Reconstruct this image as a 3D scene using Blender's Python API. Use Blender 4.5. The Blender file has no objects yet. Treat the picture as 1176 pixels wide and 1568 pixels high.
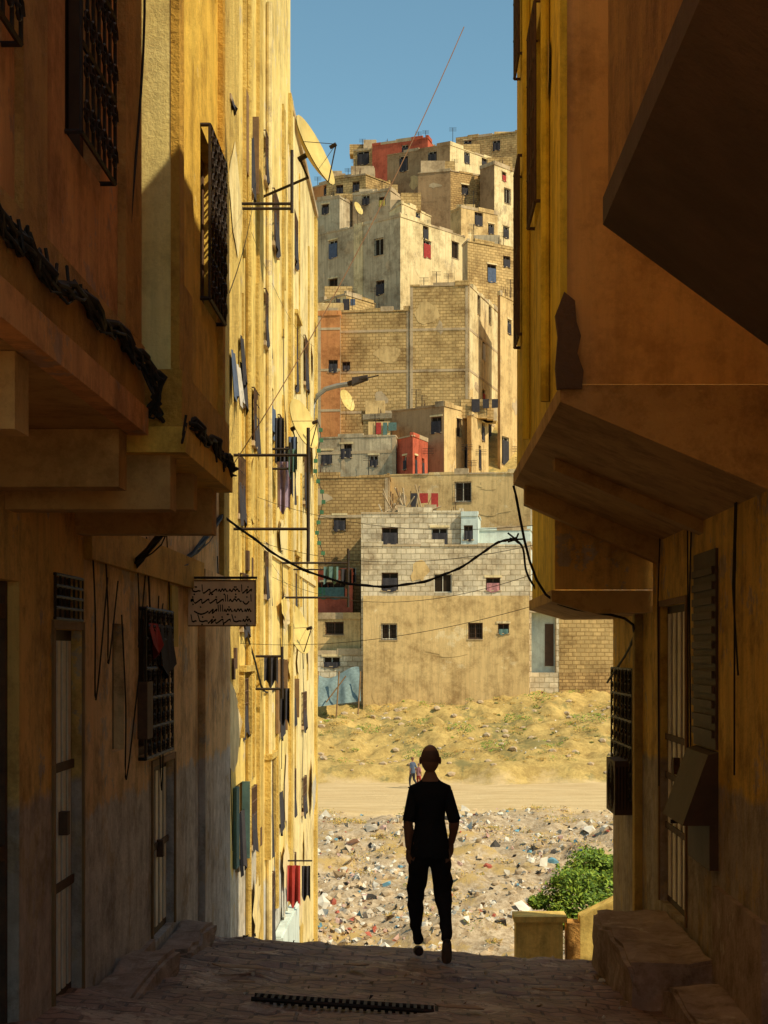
import bpy, bmesh, math, random
from mathutils import Vector, Matrix, noise
random.seed(7)
R=random.random
def U(a,b): return random.uniform(a,b)
# camera constants: positions in metres, many read off image pixels at assumed depths; camera at (0,0,2.5) looking along +Y
F=2600.0; VX=640.0; VY=1000.0; CZ=2.5
def X(u,y): return (u-VX)*y/F
def Z(v,y): return CZ+(VY-v)*y/F
scene=bpy.context.scene
# ------------------------------------------------------------------ materials
def nd(nt,t,**k):
    n=nt.nodes.new(t)
    for a,b in k.items(): setattr(n,a,b)
    return n
def mixc(nt,fac,a,b,mode='MIX'):
    m=nd(nt,'ShaderNodeMix',data_type='RGBA',blend_type=mode)
    for i,val in ((0,fac),(6,a),(7,b)):
        if hasattr(val,'links'): nt.links.new(val,m.inputs[i])
        elif i==0: m.inputs[0].default_value=val
        else: m.inputs[i].default_value=(val[0],val[1],val[2],1)
    return m.outputs[2]
def ramp(nt,src,a,b,lo=0,hi=1):
    m=nd(nt,'ShaderNodeMapRange'); m.inputs[1].default_value=a; m.inputs[2].default_value=b; m.inputs[3].default_value=lo; m.inputs[4].default_value=hi
    nt.links.new(src,m.inputs[0]); return m.outputs[0]
def noi(nt,vec,scale,detail=5,rough=.6):
    n=nd(nt,'ShaderNodeTexNoise'); n.inputs['Scale'].default_value=scale
    n.inputs['Detail'].default_value=detail; n.inputs['Roughness'].default_value=rough
    nt.links.new(vec,n.inputs['Vector']); return n.outputs['Fac']
def mp(nt,vec,s,l=(0,0,0)):
    m=nd(nt,'ShaderNodeMapping'); m.inputs['Scale'].default_value=s; m.inputs['Location'].default_value=l
    nt.links.new(vec,m.inputs['Vector']); return m.outputs[0]
def M(name,c1,c2=None,scale=1.5,rough=.9,bump=.4,bscale=40,bdist=.02,streak=0,spots=None,spot_t=.62,brick=None,mortar=None,dado=None,metal=0,sscale=2.2,grime=0,gscale=1.0,spec=.25):
    m=bpy.data.materials.new(name); m.use_nodes=True; nt=m.node_tree
    bs=nt.nodes['Principled BSDF']; bs.inputs['Roughness'].default_value=rough; bs.inputs['Metallic'].default_value=metal
    bs.inputs['Specular IOR Level'].default_value=spec
    tc=nd(nt,'ShaderNodeTexCoord'); ob=tc.outputs['Object']; uv=tc.outputs['UV']
    if c2 is None: c2=tuple(k*.72 for k in c1)
    f=ramp(nt,noi(nt,ob,scale,6,.65),.32,.68)
    col=mixc(nt,f,c1,c2)
    hsrc=None
    if brick:
        wob=nd(nt,'ShaderNodeTexNoise'); wob.inputs['Scale'].default_value=.7; nt.links.new(uv,wob.inputs['Vector'])
        va=nd(nt,'ShaderNodeVectorMath',operation='MULTIPLY_ADD'); nt.links.new(wob.outputs['Color'],va.inputs[0]); va.inputs[1].default_value=(.12,.12,0); nt.links.new(uv,va.inputs[2])
        b=nd(nt,'ShaderNodeTexBrick'); b.inputs['Scale'].default_value=1
        b.inputs['Brick Width'].default_value=brick[0]; b.inputs['Row Height'].default_value=brick[1]
        b.inputs['Mortar Size'].default_value=brick[2]; b.inputs['Mortar Smooth'].default_value=.3
        b.inputs['Color1'].default_value=(1,1,1,1); b.inputs['Color2'].default_value=(.66,.66,.66,1)
        mo=mortar or (.5,.5,.5); b.inputs['Mortar'].default_value=(*mo,1)
        nt.links.new(va.outputs[0],b.inputs['Vector'])
        col=mixc(nt,.85,col,b.outputs['Color'],'MULTIPLY')
        hsrc=b.outputs['Fac']
    if dado:
        zc,dc,amp=dado
        sp=nd(nt,'ShaderNodeSeparateXYZ'); nt.links.new(ob,sp.inputs[0])
        nn=noi(nt,ob,2.5,6,.7); ml=nd(nt,'ShaderNodeMath',operation='MULTIPLY_ADD'); nt.links.new(nn,ml.inputs[0])
        ml.inputs[1].default_value=amp; nt.links.new(sp.outputs[2],ml.inputs[2])
        dc2=tuple(k*.6 for k in dc)
        dcol=mixc(nt,ramp(nt,noi(nt,ob,6,6,.7),.35,.7),dc,dc2)
        col=mixc(nt,ramp(nt,ml.outputs[0],zc+amp*.5+.03,zc+amp*.5-.03),col,dcol)
    if spots:
        s=ramp(nt,noi(nt,ob,sscale,9,.72),spot_t,spot_t+.03)
        col=mixc(nt,s,col,spots)
    if streak:
        s=ramp(nt,noi(nt,mp(nt,ob,(5,5,.35)),1,6,.72),.45,.78,0,streak)
        col=mixc(nt,s,col,tuple(k*.3 for k in c1))
    if grime:
        s=ramp(nt,noi(nt,mp(nt,ob,(1,1,1),(31,7,3)),gscale,10,.78),.47,.64,0,grime)
        col=mixc(nt,s,col,(.40,.34,.28),'MULTIPLY')
    nt.links.new(col,bs.inputs['Base Color'])
    if bump:
        bp=nd(nt,'ShaderNodeBump'); bp.inputs['Strength'].default_value=bump; bp.inputs['Distance'].default_value=bdist
        nt.links.new(noi(nt,ob,bscale,6,.7),bp.inputs['Height']); out=bp.outputs[0]
        if hsrc:
            b2=nd(nt,'ShaderNodeBump',invert=True); b2.inputs['Strength'].default_value=.8; b2.inputs['Distance'].default_value=.02
            nt.links.new(hsrc,b2.inputs['Height']); nt.links.new(out,b2.inputs['Normal']); out=b2.outputs[0]
        nt.links.new(out,bs.inputs['Normal'])
    return m
# sunlit left row
mC0=M('stucco_ochre',(.84,.60,.17),(.66,.43,.10),2,bump=1,bscale=20,bdist=.045,streak=.5,grime=.65,gscale=2)
mC1=M('plaster_yellow',(.90,.67,.21),(.78,.54,.13),.8,bump=.8,bscale=14,bdist=.025,streak=.7,spots=(.64,.50,.28),spot_t=.59,dado=(-.2,(.66,.60,.48),.7),grime=.75,gscale=1.2)
mC2=M('plaster_pale_yellow',(.92,.73,.29),(.80,.58,.18),.9,bump=.7,bscale=14,bdist=.025,streak=.7,spots=(.78,.66,.44),spot_t=.58,dado=(-.9,(.70,.68,.60),.8),grime=.7)
mC3=M('plaster_cream',(.90,.74,.37),(.78,.60,.25),.9,bump=.6,bscale=14,bdist=.025,streak=.65,spots=(.60,.48,.3),spot_t=.6,grime=.7)
mA=M('plaster_terracotta',(.82,.43,.16),(.66,.31,.11),1.6,bump=.6,bdist=.015,streak=.7,spots=(.52,.33,.2),spot_t=.57,grime=.75,gscale=2.5)
mAr=M('roughcast_rust',(.80,.44,.12),(.60,.30,.08),3,bump=1,bscale=26,bdist=.045,streak=.4,grime=.65,gscale=3)
mB=M('plaster_amber',(.92,.64,.12),(.80,.50,.08),1.2,bump=.5,bdist=.015,streak=.6,spots=(.92,.72,.3),spot_t=.64,grime=.7,gscale=2.5)
mBlit=M('plaster_amber_lit',(.92,.78,.34),(.84,.66,.21),1.2,bump=.5,bdist=.015,streak=.5,spots=(.8,.7,.45),spot_t=.64,grime=.5,gscale=2.5)  # paler copy of the amber plaster, sunlight on the end wall put in
mBr=M('roughcast_amber',(.86,.52,.09),(.68,.38,.06),3,bump=1,bscale=26,bdist=.045,streak=.3,grime=.6,gscale=3)
mG0=M('ground_floor_ochre',(.90,.58,.18),(.76,.43,.12),1.3,bump=.9,bscale=18,bdist=.02,streak=.7,spots=(.52,.40,.27),spot_t=.565,dado=(1.75,(.62,.50,.40),.25),grime=.85,gscale=2)
mG1=M('ground_floor_pink',(.90,.64,.34),(.76,.49,.23),1.3,bump=.9,bscale=18,bdist=.02,streak=.7,spots=(.54,.45,.34),spot_t=.57,dado=(1.55,(.72,.67,.61),.5),grime=.85,gscale=2)
mG2=M('ground_floor_right',(.92,.62,.13),(.78,.47,.08),1.3,bump=1,bscale=16,bdist=.02,streak=.7,spots=(.54,.40,.23),spot_t=.565,dado=(1.62,(.54,.45,.35),.25),grime=.85,gscale=2)
mH=M('plaster_sun_yellow',(.94,.70,.07),(.88,.60,.05),1,bump=.5,bdist=.015,streak=.75,spots=(.72,.50,.1),spot_t=.62,grime=.7,gscale=2)
mHf=M('plaster_burnt_orange',(.80,.47,.15),(.70,.38,.11),1.0,bump=.4,bdist=.015,streak=.45,grime=.55,gscale=1.5)
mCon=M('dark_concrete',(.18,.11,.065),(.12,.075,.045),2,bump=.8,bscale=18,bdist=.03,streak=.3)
mCon2=M('soffit_brown',(.60,.38,.14),(.44,.26,.09),2,bump=.6,bscale=18,bdist=.02,grime=.7,gscale=3)
mStep=M('step_stone',(.50,.37,.29),(.35,.25,.19),5,bump=.9,bscale=14,bdist=.02,spots=(.58,.48,.38),spot_t=.6,grime=.75,gscale=4)
mYel=M('parapet_yellow',(.92,.70,.22),(.8,.55,.15),3,bump=.8,bscale=12,bdist=.01,streak=.8,grime=.6,gscale=3)
# far houses
BR=(.52,.26,.034)
K=dict(bump=.5,bscale=5,bdist=.03,grime=.8,gscale=.5)
f_brick=M('tan_block_brick',(.76,.51,.215),(.58,.385,.155),.25,brick=BR,mortar=(.50,.46,.38),streak=.5,**K)
f_brick2=M('brown_brick',(.64,.41,.165),(.50,.31,.12),.3,brick=(.42,.22,.03),mortar=(.42,.38,.33),streak=.5,**K)
f_white=M('whitewashed_block',(.90,.78,.56),(.74,.59,.38),.35,brick=(.6,.34,.032),mortar=(.5,.47,.4),streak=.5,**K)
f_tan=M('tan_render',(.76,.53,.235),(.62,.42,.18),.35,streak=.6,spots=(.80,.61,.33),spot_t=.6,sscale=.5,**K)
f_grey=M('grey_render',(.62,.50,.32),(.46,.365,.23),.25,streak=.8,spots=(.70,.57,.36),spot_t=.58,sscale=.4,**K)
f_cream=M('cream_render',(.86,.69,.38),(.72,.54,.27),.3,streak=.65,spots=(.56,.43,.25),spot_t=.6,sscale=.4,**K)
f_brown=M('umber_render',(.46,.29,.145),(.33,.205,.10),.3,streak=.5,**K)
f_red=M('red_render',(.62,.14,.07),(.48,.10,.05),.5,streak=.5,**K)
f_orange=M('orange_render',(.68,.30,.10),(.54,.21,.07),.5,streak=.5,**K)
f_blue=M('pale_blue_paint',(.68,.76,.70),(.56,.64,.58),.7,streak=.4,bump=.2,grime=.4)
f_conc=M('bare_concrete',(.60,.45,.27),(.46,.34,.20),.6,streak=.4,**K)
FM=[f_brick,f_tan,f_grey,f_brick,f_brick2,f_conc]
mGlass=M('window_dark',(.022,.014,.008),(.04,.028,.018),1,rough=.9,bump=0,spec=.03)
mFrW=M('frame_white',(.62,.56,.44),(.45,.40,.30),6,rough=.6,bump=.1)
mFrB=M('frame_brown',(.16,.085,.045),(.10,.055,.03),6,rough=.7,bump=.2)
mIron=M('black_iron',(.022,.02,.018),(.05,.03,.02),9,rough=.6,bump=.2,metal=.3)
mRust=M('rusty_iron',(.14,.075,.04),(.07,.04,.025),9,rough=.8,bump=.3)
mCable=M('cable_black',(.015,.014,.013),(.03,.028,.025),5,rough=.7,bump=0)
mWire=M('wire_copper',(.25,.13,.06),(.2,.1,.05),5,rough=.6,bump=0)
mSteel=M('painted_door_grey',(.88,.80,.66),(.72,.62,.48),4,rough=.6,bump=.2,streak=.4,grime=.3,gscale=5)
mDoorD=M('door_dark',(.11,.065,.04),(.065,.04,.027),3,rough=.7,bump=.3,streak=.3)
mDish=M('dish_paint',(.72,.54,.18),(.55,.40,.12),3,rough=.5,bump=.1,streak=.5)
mGal=M('galvanised',(.3,.3,.28),(.2,.2,.19),4,rough=.45,bump=.1,metal=.5)
mWood=M('wood_board',(.30,.17,.07),(.18,.10,.045),5,rough=.8,bump=.4,streak=.3)
mSign=M('sign_board_paint',(.88,.70,.48),(.76,.57,.37),7,rough=.8,bump=.2,streak=.3,spots=(.50,.33,.2),spot_t=.65)
mSignT=M('sign_lettering',(.02,.014,.01),(.03,.02,.015),9,rough=1,bump=0,spec=0)
def cloth(n,c): return M(n,c,tuple(k*.6 for k in c),6,bump=.3,bscale=12,bdist=.03)
cl=dict(white=cloth('cloth_white',(.66,.60,.50)),blue=cloth('cloth_blue',(.10,.13,.20)),lil=cloth('cloth_lilac',(.36,.26,.34)),
 red=cloth('cloth_red',(.42,.05,.04)),teal=cloth('cloth_teal',(.11,.19,.17)),dark=cloth('cloth_dark',(.05,.045,.05)),pink=cloth('cloth_pink',(.5,.22,.22)),tarp=cloth('tarp_blue',(.22,.29,.28)),yel=cloth('cloth_yellow',(.6,.45,.10)),green=cloth('cloth_green',(.07,.2,.11)))
mSkin=M('skin_brown',(.32,.155,.085),(.25,.12,.065),9,rough=.55,bump=.1)
mShirt=M('shirt_black',(.012,.012,.013),(.02,.018,.018),5,bump=.5,bscale=9,bdist=.03)
mTrous=M('trousers_black',(.014,.012,.012),(.024,.02,.018),5,bump=.5,bscale=8,bdist=.03)
mShoe=M('shoe_dark',(.03,.022,.02),(.05,.035,.03),8,rough=.6,bump=.1)
mSole=M('shoe_sole',(.18,.13,.10),(.12,.085,.06),8,bump=.2)
mHair=M('hair_stubble',(.15,.08,.05),(.20,.10,.065),30,bump=.4,bscale=200)
mLeaf=M('leaf_green',(.10,.19,.02),(.06,.12,.012),3,rough=.6,bump=0)
mLeaf2=M('leaf_light',(.28,.38,.04),(.16,.26,.03),3,rough=.6,bump=0)
mScrub=M('scrub_olive',(.17,.20,.05),(.24,.24,.07),3,bump=0)
mDry=M('dry_grass',(.62,.42,.12),(.46,.29,.08),3,bump=0)
mBark=M('bark',(.12,.08,.05),(.08,.05,.03),8,bump=.8)
# ------------------------------------------------------------------ mesh builders
class Part:
    def __init__(s,name,mat): s.name=name;s.mats=[mat];s.v=[];s.f=[];s.mi=[];s.smooth=False
    def poly(s,pts,mi=0):
        b=len(s.v); s.v+= [tuple(p) for p in pts]; s.f.append(tuple(range(b,b+len(pts)))); s.mi.append(mi)
    def hexa(s,p,mi=0): # p: 8 pts bottom ccw 0-3, top 4-7
        b=len(s.v); s.v+=[tuple(q) for q in p]
        for q in ((3,2,1,0),(4,5,6,7),(0,1,5,4),(1,2,6,5),(2,3,7,6),(3,0,4,7)):
            s.f.append(tuple(b+i for i in q)); s.mi.append(mi)
    def box(s,x0,x1,y0,y1,z0,z1,mi=0):
        s.hexa([(x0,y0,z0),(x1,y0,z0),(x1,y1,z0),(x0,y1,z0),(x0,y0,z1),(x1,y0,z1),(x1,y1,z1),(x0,y1,z1)],mi)
    def prism_y(s,sec,y0,y1,mi=0): # section list (x,z)
        n=len(sec); b=len(s.v)
        s.v+=[(x,y0,z) for x,z in sec]+[(x,y1,z) for x,z in sec]
        for i in range(n):
            j=(i+1)%n; s.f.append((b+i,b+j,b+n+j,b+n+i)); s.mi.append(mi)
        s.f.append(tuple(b+i for i in range(n))); s.f.append(tuple(b+n+i for i in reversed(range(n)))); s.mi+=[mi,mi]
    def tube(s,pts,r,n=6,mi=0,r2=None):
        pts=[Vector(p) for p in pts]; b=len(s.v); m=len(pts)
        for i,p in enumerate(pts):
            t=(pts[min(i+1,m-1)]-pts[max(i-1,0)])
            if t.length<1e-9: t=Vector((0,0,1))
            t.normalize()
            a=t.cross(Vector((1,0,0))) if abs(t.z)>=.9 else t.cross(Vector((0,0,1)))
            a.normalize(); c=t.cross(a)
            rr=r if r2 is None else r+(r2-r)*i/(m-1)
            for k in range(n):
                an=2*math.pi*k/n; s.v.append(tuple(p+a*math.cos(an)*rr+c*math.sin(an)*rr))
        for i in range(m-1):
            for k in range(n):
                l=(k+1)%n; s.f.append((b+i*n+k,b+i*n+l,b+(i+1)*n+l,b+(i+1)*n+k)); s.mi.append(mi)
        s.f.append(tuple(b+k for k in reversed(range(n)))); s.f.append(tuple(b+(m-1)*n+k for k in range(n))); s.mi+=[mi,mi]
    def build(s):
        me=bpy.data.meshes.new(s.name); me.from_pydata(s.v,[],s.f)
        for m in s.mats: me.materials.append(m)
        me.polygons.foreach_set('material_index',s.mi)
        me.update()
        ul=me.uv_layers.new(name='UVMap'); data=[0.0]*(2*len(me.loops))
        for p in me.polygons:
            n=p.normal
            if abs(n.z)>.75: a=Vector((1,0,0)); c=Vector((0,1,0))
            else:
                a=Vector((-n.y,n.x,0)); a.normalize(); c=Vector((0,0,1))
            for li in p.loop_indices:
                co=me.vertices[me.loops[li].vertex_index].co
                data[2*li]=co.dot(a); data[2*li+1]=co.dot(c)
        ul.data.foreach_set('uv',data)
        if s.smooth: me.polygons.foreach_set('use_smooth',[True]*len(me.polygons))
        o=bpy.data.objects.new(s.name,me); scene.collection.objects.link(o); return o
class Group:
    def __init__(s,name): s.name=name; s.p={}; s.extra=[]
    def part(s,name,mat):
        if name not in s.p: s.p[name]=Part(name,mat)
        return s.p[name]
    def done(s):
        obs=[p.build() for p in s.p.values() if p.f]+s.extra
        if len(obs)==1 and not s.extra: obs[0].name=s.name; return obs[0]
        mn=Vector((1e9,)*3); mx=Vector((-1e9,)*3)
        for o in obs:
            for v in o.data.vertices:
                w=o.matrix_basis@v.co
                for i in range(3): mn[i]=min(mn[i],w[i]); mx[i]=max(mx[i],w[i])
        e=bpy.data.objects.new(s.name,None); scene.collection.objects.link(e)
        e.location=((mn.x+mx.x)/2,(mn.y+mx.y)/2,mn.z); e.empty_display_size=.3
        for o in obs:
            o.parent=e; o.matrix_parent_inverse=Matrix.Translation(-e.location)
        return e
class Wall:
    """vertical wall from P0 (left as seen) to P1, with rectangular openings that have real reveals"""
    def __init__(s,P0,P1):
        s.P0=Vector(P0);d=Vector(P1)-s.P0; s.L=d.length; s.d=d/s.L; s.n=Vector((s.d.y,-s.d.x))
    def pos(s,a,z,o=0): p=s.P0+s.d*a+s.n*o; return (p.x,p.y,z)
    def at(s,u,v):
        k=(u-VX)/F; a=(k*s.P0.y-s.P0.x)/(s.d.x-k*s.d.y); y=s.P0.y+s.d.y*a; return a,Z(v,y)
    def skin(s,part,z0,z1,ops,depth=.15,mi=0,a0=0,a1=None):
        a1=s.L if a1 is None else a1
        ops=[o for o in ops if o[0]>a0+.02 and o[1]<a1-.02 and o[2]>z0 and o[3]<z1]
        xs=sorted({a0,a1,*[o[0] for o in ops],*[o[1] for o in ops]}); zs=sorted({z0,z1,*[o[2] for o in ops],*[o[3] for o in ops]})
        for i in range(len(xs)-1):
            for j in range(len(zs)-1):
                cx=(xs[i]+xs[i+1])/2; cz=(zs[j]+zs[j+1])/2
                if any(o[0]<cx<o[1] and o[2]<cz<o[3] for o in ops): continue
                part.poly([s.pos(xs[i],zs[j]),s.pos(xs[i+1],zs[j]),s.pos(xs[i+1],zs[j+1]),s.pos(xs[i],zs[j+1])],mi)
        for a,b,c,e in [o[:4] for o in ops]:
            P=s.pos; D=-depth
            part.poly([P(a,c),P(a,e),P(a,e,D),P(a,c,D)],mi); part.poly([P(b,e),P(b,c),P(b,c,D),P(b,e,D)],mi)
            part.poly([P(a,c),P(a,c,D),P(b,c,D),P(b,c)],mi); part.poly([P(a,e,D),P(a,e),P(b,e),P(b,e,D)],mi)
        return ops
    def fbox(s,part,a0,a1,z0,z1,o0,o1,mi=0):
        P=s.pos; part.hexa([P(a0,z0,o1),P(a1,z0,o1),P(a1,z0,o0),P(a0,z0,o0),P(a0,z1,o1),P(a1,z1,o1),P(a1,z1,o0),P(a0,z1,o0)],mi)
    def patch(s,g,n,z0,z1,ops,mats,smin=.4,smax=1.8,off=.012):
        """irregular repair patches of render, a thin skin proud of the wall"""
        for k in range(n):
            r1=U(smin,smax); r2=U(smin,smax)*.7; a=U(r1+.2,max(r1+.21,s.L-r1-.2)); z=U(z0+r2,max(z0+r2+.01,z1-r2*1.3-.2))
            if r1*2.6+.4>s.L or any(o[0]-r1*1.3<a<o[1]+r1*1.3 and o[2]-r2*1.3<z<o[3]+r2*1.3 for o in ops): continue
            mt=random.choice(mats); q=g.part('repair_'+mt.name,mt); m_=14; o_=off+.003*k
            q.poly([s.pos(a+r1*math.cos(6.283*i/m_)*U(.6,1.3),z+r2*math.sin(6.283*i/m_)*U(.6,1.3),o_) for i in range(m_)])
    def window(s,g,o,depth=.15,style='dark',fm=None,frame=.06):
        a,b,c,e=o[:4]; fm=fm or mFrB; D=-depth
        s.fbox(g.part('panes',mGlass),a,b,c,e,D-.03,D)
        fr=g.part('frames_'+fm.name,fm)
        s.fbox(fr,a,a+frame,c,e,D+.002,D+.05); s.fbox(fr,b-frame,b,c,e,D+.002,D+.05)
        s.fbox(fr,a+frame,b-frame,c,c+frame,D+.002,D+.05); s.fbox(fr,a+frame,b-frame,e-frame,e,D+.002,D+.05)
        m=(a+b)/2; s.fbox(fr,m-frame*.35,m+frame*.35,c+frame,e-frame,D+.002,D+.045)
        if style!='plain': s.fbox(g.part('sills',f_conc),a-.06,b+.06,c-.07,c-.002,-.01,.05)
        if style=='grille': s.grille(g,o,.06)
        if style in cl:
            pt=g.part('cloth_'+style,cl[style]); s.hang(pt,a+.05,b-.05,e-.35,c-.1,.06)
    def hang(s,pt,a,b,zt,zb,off):
        n=5
        for i in range(n):
            x0=a+(b-a)*i/n; x1=a+(b-a)*(i+1)/n; o0=off+.03*math.sin(i*2.1); o1=off+.03*math.sin((i+1)*2.1)
            zz0=zb+.06*math.sin(i*1.3+a); zz1=zb+.06*math.sin((i+1)*1.3+a)
            pt.poly([s.pos(x0,zz0,o0),s.pos(x1,zz1,o1),s.pos(x1,zt,o1*.6),s.pos(x0,zt,o0*.6)])
    def grille(s,g,o,off=.12,n=5,r=.008,mat=None,rows=3,scroll=False):
        a,b,c,e=o[:4]; pt=g.part('iron_grille',mat or mIron); P=s.pos
        for i in range(n+1):
            t=a+(b-a)*i/n; pt.tube([P(t,c,off),P(t,e,off)],r,5)
        for j in range(rows+1):
            t=c+(e-c)*j/rows; pt.tube([P(a,t,off),P(b,t,off)],r*1.3,5)
        for (aa,cc) in ((a,c),(b,c),(a,e),(b,e)): pt.tube([P(aa,cc,-.02),P(aa,cc,off)],r*1.3,5)
        if scroll:
            for i in range(n):
                for j in range(rows*2):
                    ca=a+(b-a)*(i+.5)/n; cc=c+(e-c)*(j+.5)/(rows*2); ra=min((b-a)/n,(e-c)/(rows*2))*.48
                    pt.tube([P(ca+ra*math.cos(k*.75)*(1-k*.07),cc+ra*math.sin(k*.75)*(1-k*.07),off+.01) for k in range(12)],r*.8,4)
def dish(name,c,r,direction,mat=mDish,wallpt=None):
    g=Group(name); d=Vector(direction).normalized(); a=d.cross(Vector((0,0,1))).normalized(); b=a.cross(d)
    pt=g.part('reflector',mat); pt.smooth=True; c=Vector(c); rings=6; n=24; base=len(pt.v)
    for side in (0,1):
        base=len(pt.v)
        for i in range(rings+1):
            rr=r*i/rings; h=.25*rr*rr/r-.012*side
            for k in range(n):
                an=2*math.pi*k/n; pt.v.append(tuple(c+a*math.cos(an)*rr+b*math.sin(an)*rr*1.08+d*h))
        for i in range(rings):
            for k in range(n):
                l=(k+1)%n; q=(base+i*n+k,base+i*n+l,base+(i+1)*n+l,base+(i+1)*n+k)
                pt.f.append(q if side==0 else q[::-1]); pt.mi.append(0)
    ar=g.part('feed_arm',mIron); tip=c+d*r*.85-b*.15*r
    ar.tube([c-b*r*1.0+d*.22*r,tip],.010,5); ar.tube([c+a*r*.9+d*.2*r,tip],.005,4); ar.tube([c-a*r*.9+d*.2*r,tip],.005,4)
    ar.tube([tip,tip-d*.10],.03,8)
    w=Vector(wallpt) if wallpt else c-d*.25-b*r
    m=g.part('mount',mIron); m.tube([c-d*.02,c-d*.16],.04,8); m.tube([c-d*.14,c-d*.14-b*r*.6,w],.02,6)
    return g.done()
# ------------------------------------------------------------------ terrain
def lerp(tab,y):
    if y<=tab[0][0]: return tab[0][1]
    for (a,b),(c,d) in zip(tab,tab[1:]):
        if y<=c:
            t=(y-a)/(c-a); return b+(d-b)*t
    return tab[-1][1]
ST=[(-8,2.18),(14.5,-.07),(15.2,-.16),(15.9,-.38),(17,-.8),(38,-7.5),(44,-7.9)]
TT=[(-3000,6),(-60,3),(-8,2.0),(14.4,-.26),(15.2,-.42),(15.9,-.62),(17,-1.0),(38,-7.62),(45,-7.6),(55,-6.6),(66,-5.3),(76,-4.55),(89.5,-4.35),(90.6,-3.5),(98,-2.3),(107,-.85),(112,.5),(122,7),(140,15),(160,27),(185,42),(205,50),(300,56),(700,60),(3500,40)]
def street_z(x,y): return lerp(ST,y)-.07*x*(1 if y<17 else max(0,1-(y-17)/8))
def ground_z(x,y):
    z=lerp(TT,y)
    if y<22 and abs(x)<4: z-=.07*max(-2,min(2,x))*max(0,min(1,(22-y)/5))
    if y>40:
        k=min(1,(y-40)/8); p=Vector((x,y,0))
        if 76<=y<=91: 
            z=lerp(TT,y+1.2*noise.noise(Vector((x*.35,0,4))))+.05*noise.noise(p*.4)
        else:
            z+=k*.35*noise.noise(p*.22)+k*.16*noise.noise(p*.8)
        if y<76: z+=k*(.45*max(0,noise.noise(p*.45+Vector((3,3,3))))*2+.22*noise.noise(p*1.5)+.1*noise.noise(p*3.3))*min(1,(76-y)/5)
        if 91<y<112:
            e=min(1,(y-91)/2,(112-y)/4); z+=e*(.8*noise.noise(p*.25+Vector((5,0,0)))+.65*abs(noise.noise(p*.55))+.28*noise.noise(p*1.6))+.04*x*min(1,(y-91)/10)
    return z
def axis(lst):
    out=[]
    for a,b,st in lst:
        n=max(1,int(round((b-a)/st))); out+=[a+(b-a)*i/n for i in range(n)]
    out.append(lst[-1][1]); return out
xs=axis([(-2500,-300,400),(-300,-60,30),(-60,-18,4),(-18,20,.3),(20,60,4),(60,300,30),(300,2500,400)])
ys=axis([(-3000,-60,500),(-60,10,5),(10,40,1),(40,112,.3),(112,210,3),(210,700,40),(700,3500,400)])
gt=Part('ground',None)
mg=bpy.data.materials.new('earth'); mg.use_nodes=True; nt=mg.node_tree; bs=nt.nodes['Principled BSDF']; bs.inputs['Roughness'].default_value=.95
bs.inputs['Specular IOR Level'].default_value=.1
tc=nd(nt,'ShaderNodeTexCoord'); ob=tc.outputs['Object']; sp=nd(nt,'ShaderNodeSeparateXYZ'); nt.links.new(ob,sp.inputs[0])
nn=noi(nt,ob,.5,5,.6); ya=nd(nt,'ShaderNodeMath',operation='MULTIPLY_ADD'); nt.links.new(nn,ya.inputs[0]); ya.inputs[1].default_value=5; nt.links.new(sp.outputs[1],ya.inputs[2])
trash=mixc(nt,ramp(nt,noi(nt,ob,3.5,10,.85),.43,.57),(.34,.24,.14),(.60,.47,.31))
trash=mixc(nt,ramp(nt,noi(nt,ob,.35,8,.75),.52,.6),trash,(.50,.34,.13))
trash=mixc(nt,ramp(nt,noi(nt,mp(nt,ob,(1,1,1),(9,4,2)),.6,8,.8),.58,.64),trash,(.24,.165,.08))
road=mixc(nt,ramp(nt,noi(nt,mp(nt,ob,(.4,2.5,1)),1,8,.7),.35,.65),(.72,.54,.29),(.56,.39,.19))
hill=mixc(nt,ramp(nt,noi(nt,ob,.9,10,.85),.42,.58),(.60,.42,.145),(.36,.24,.08))
hill=mixc(nt,ramp(nt,noi(nt,ob,.28,8,.8),.53,.60),hill,(.26,.21,.08))
c=mixc(nt,ramp(nt,ya.outputs[0],76.5,78),trash,road); c=mixc(nt,ramp(nt,ya.outputs[0],91.5,92.5),c,hill)
nt.links.new(c,bs.inputs['Base Color'])
bp=nd(nt,'ShaderNodeBump'); bp.inputs['Strength'].default_value=.9; bp.inputs['Distance'].default_value=.09
nt.links.new(noi(nt,ob,2.5,10,.75),bp.inputs['Height']); nt.links.new(bp.outputs[0],bs.inputs['Normal'])
gt.mats=[mg]
gt.v=[(x,y,ground_z(x,y)) for y in ys for x in xs]; nx=len(xs)
for j in range(len(ys)-1):
    for i in range(nx-1): gt.f.append((j*nx+i,j*nx+i+1,(j+1)*nx+i+1,(j+1)*nx+i)); gt.mi.append(0)
gt.smooth=True; gt.build()
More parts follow.
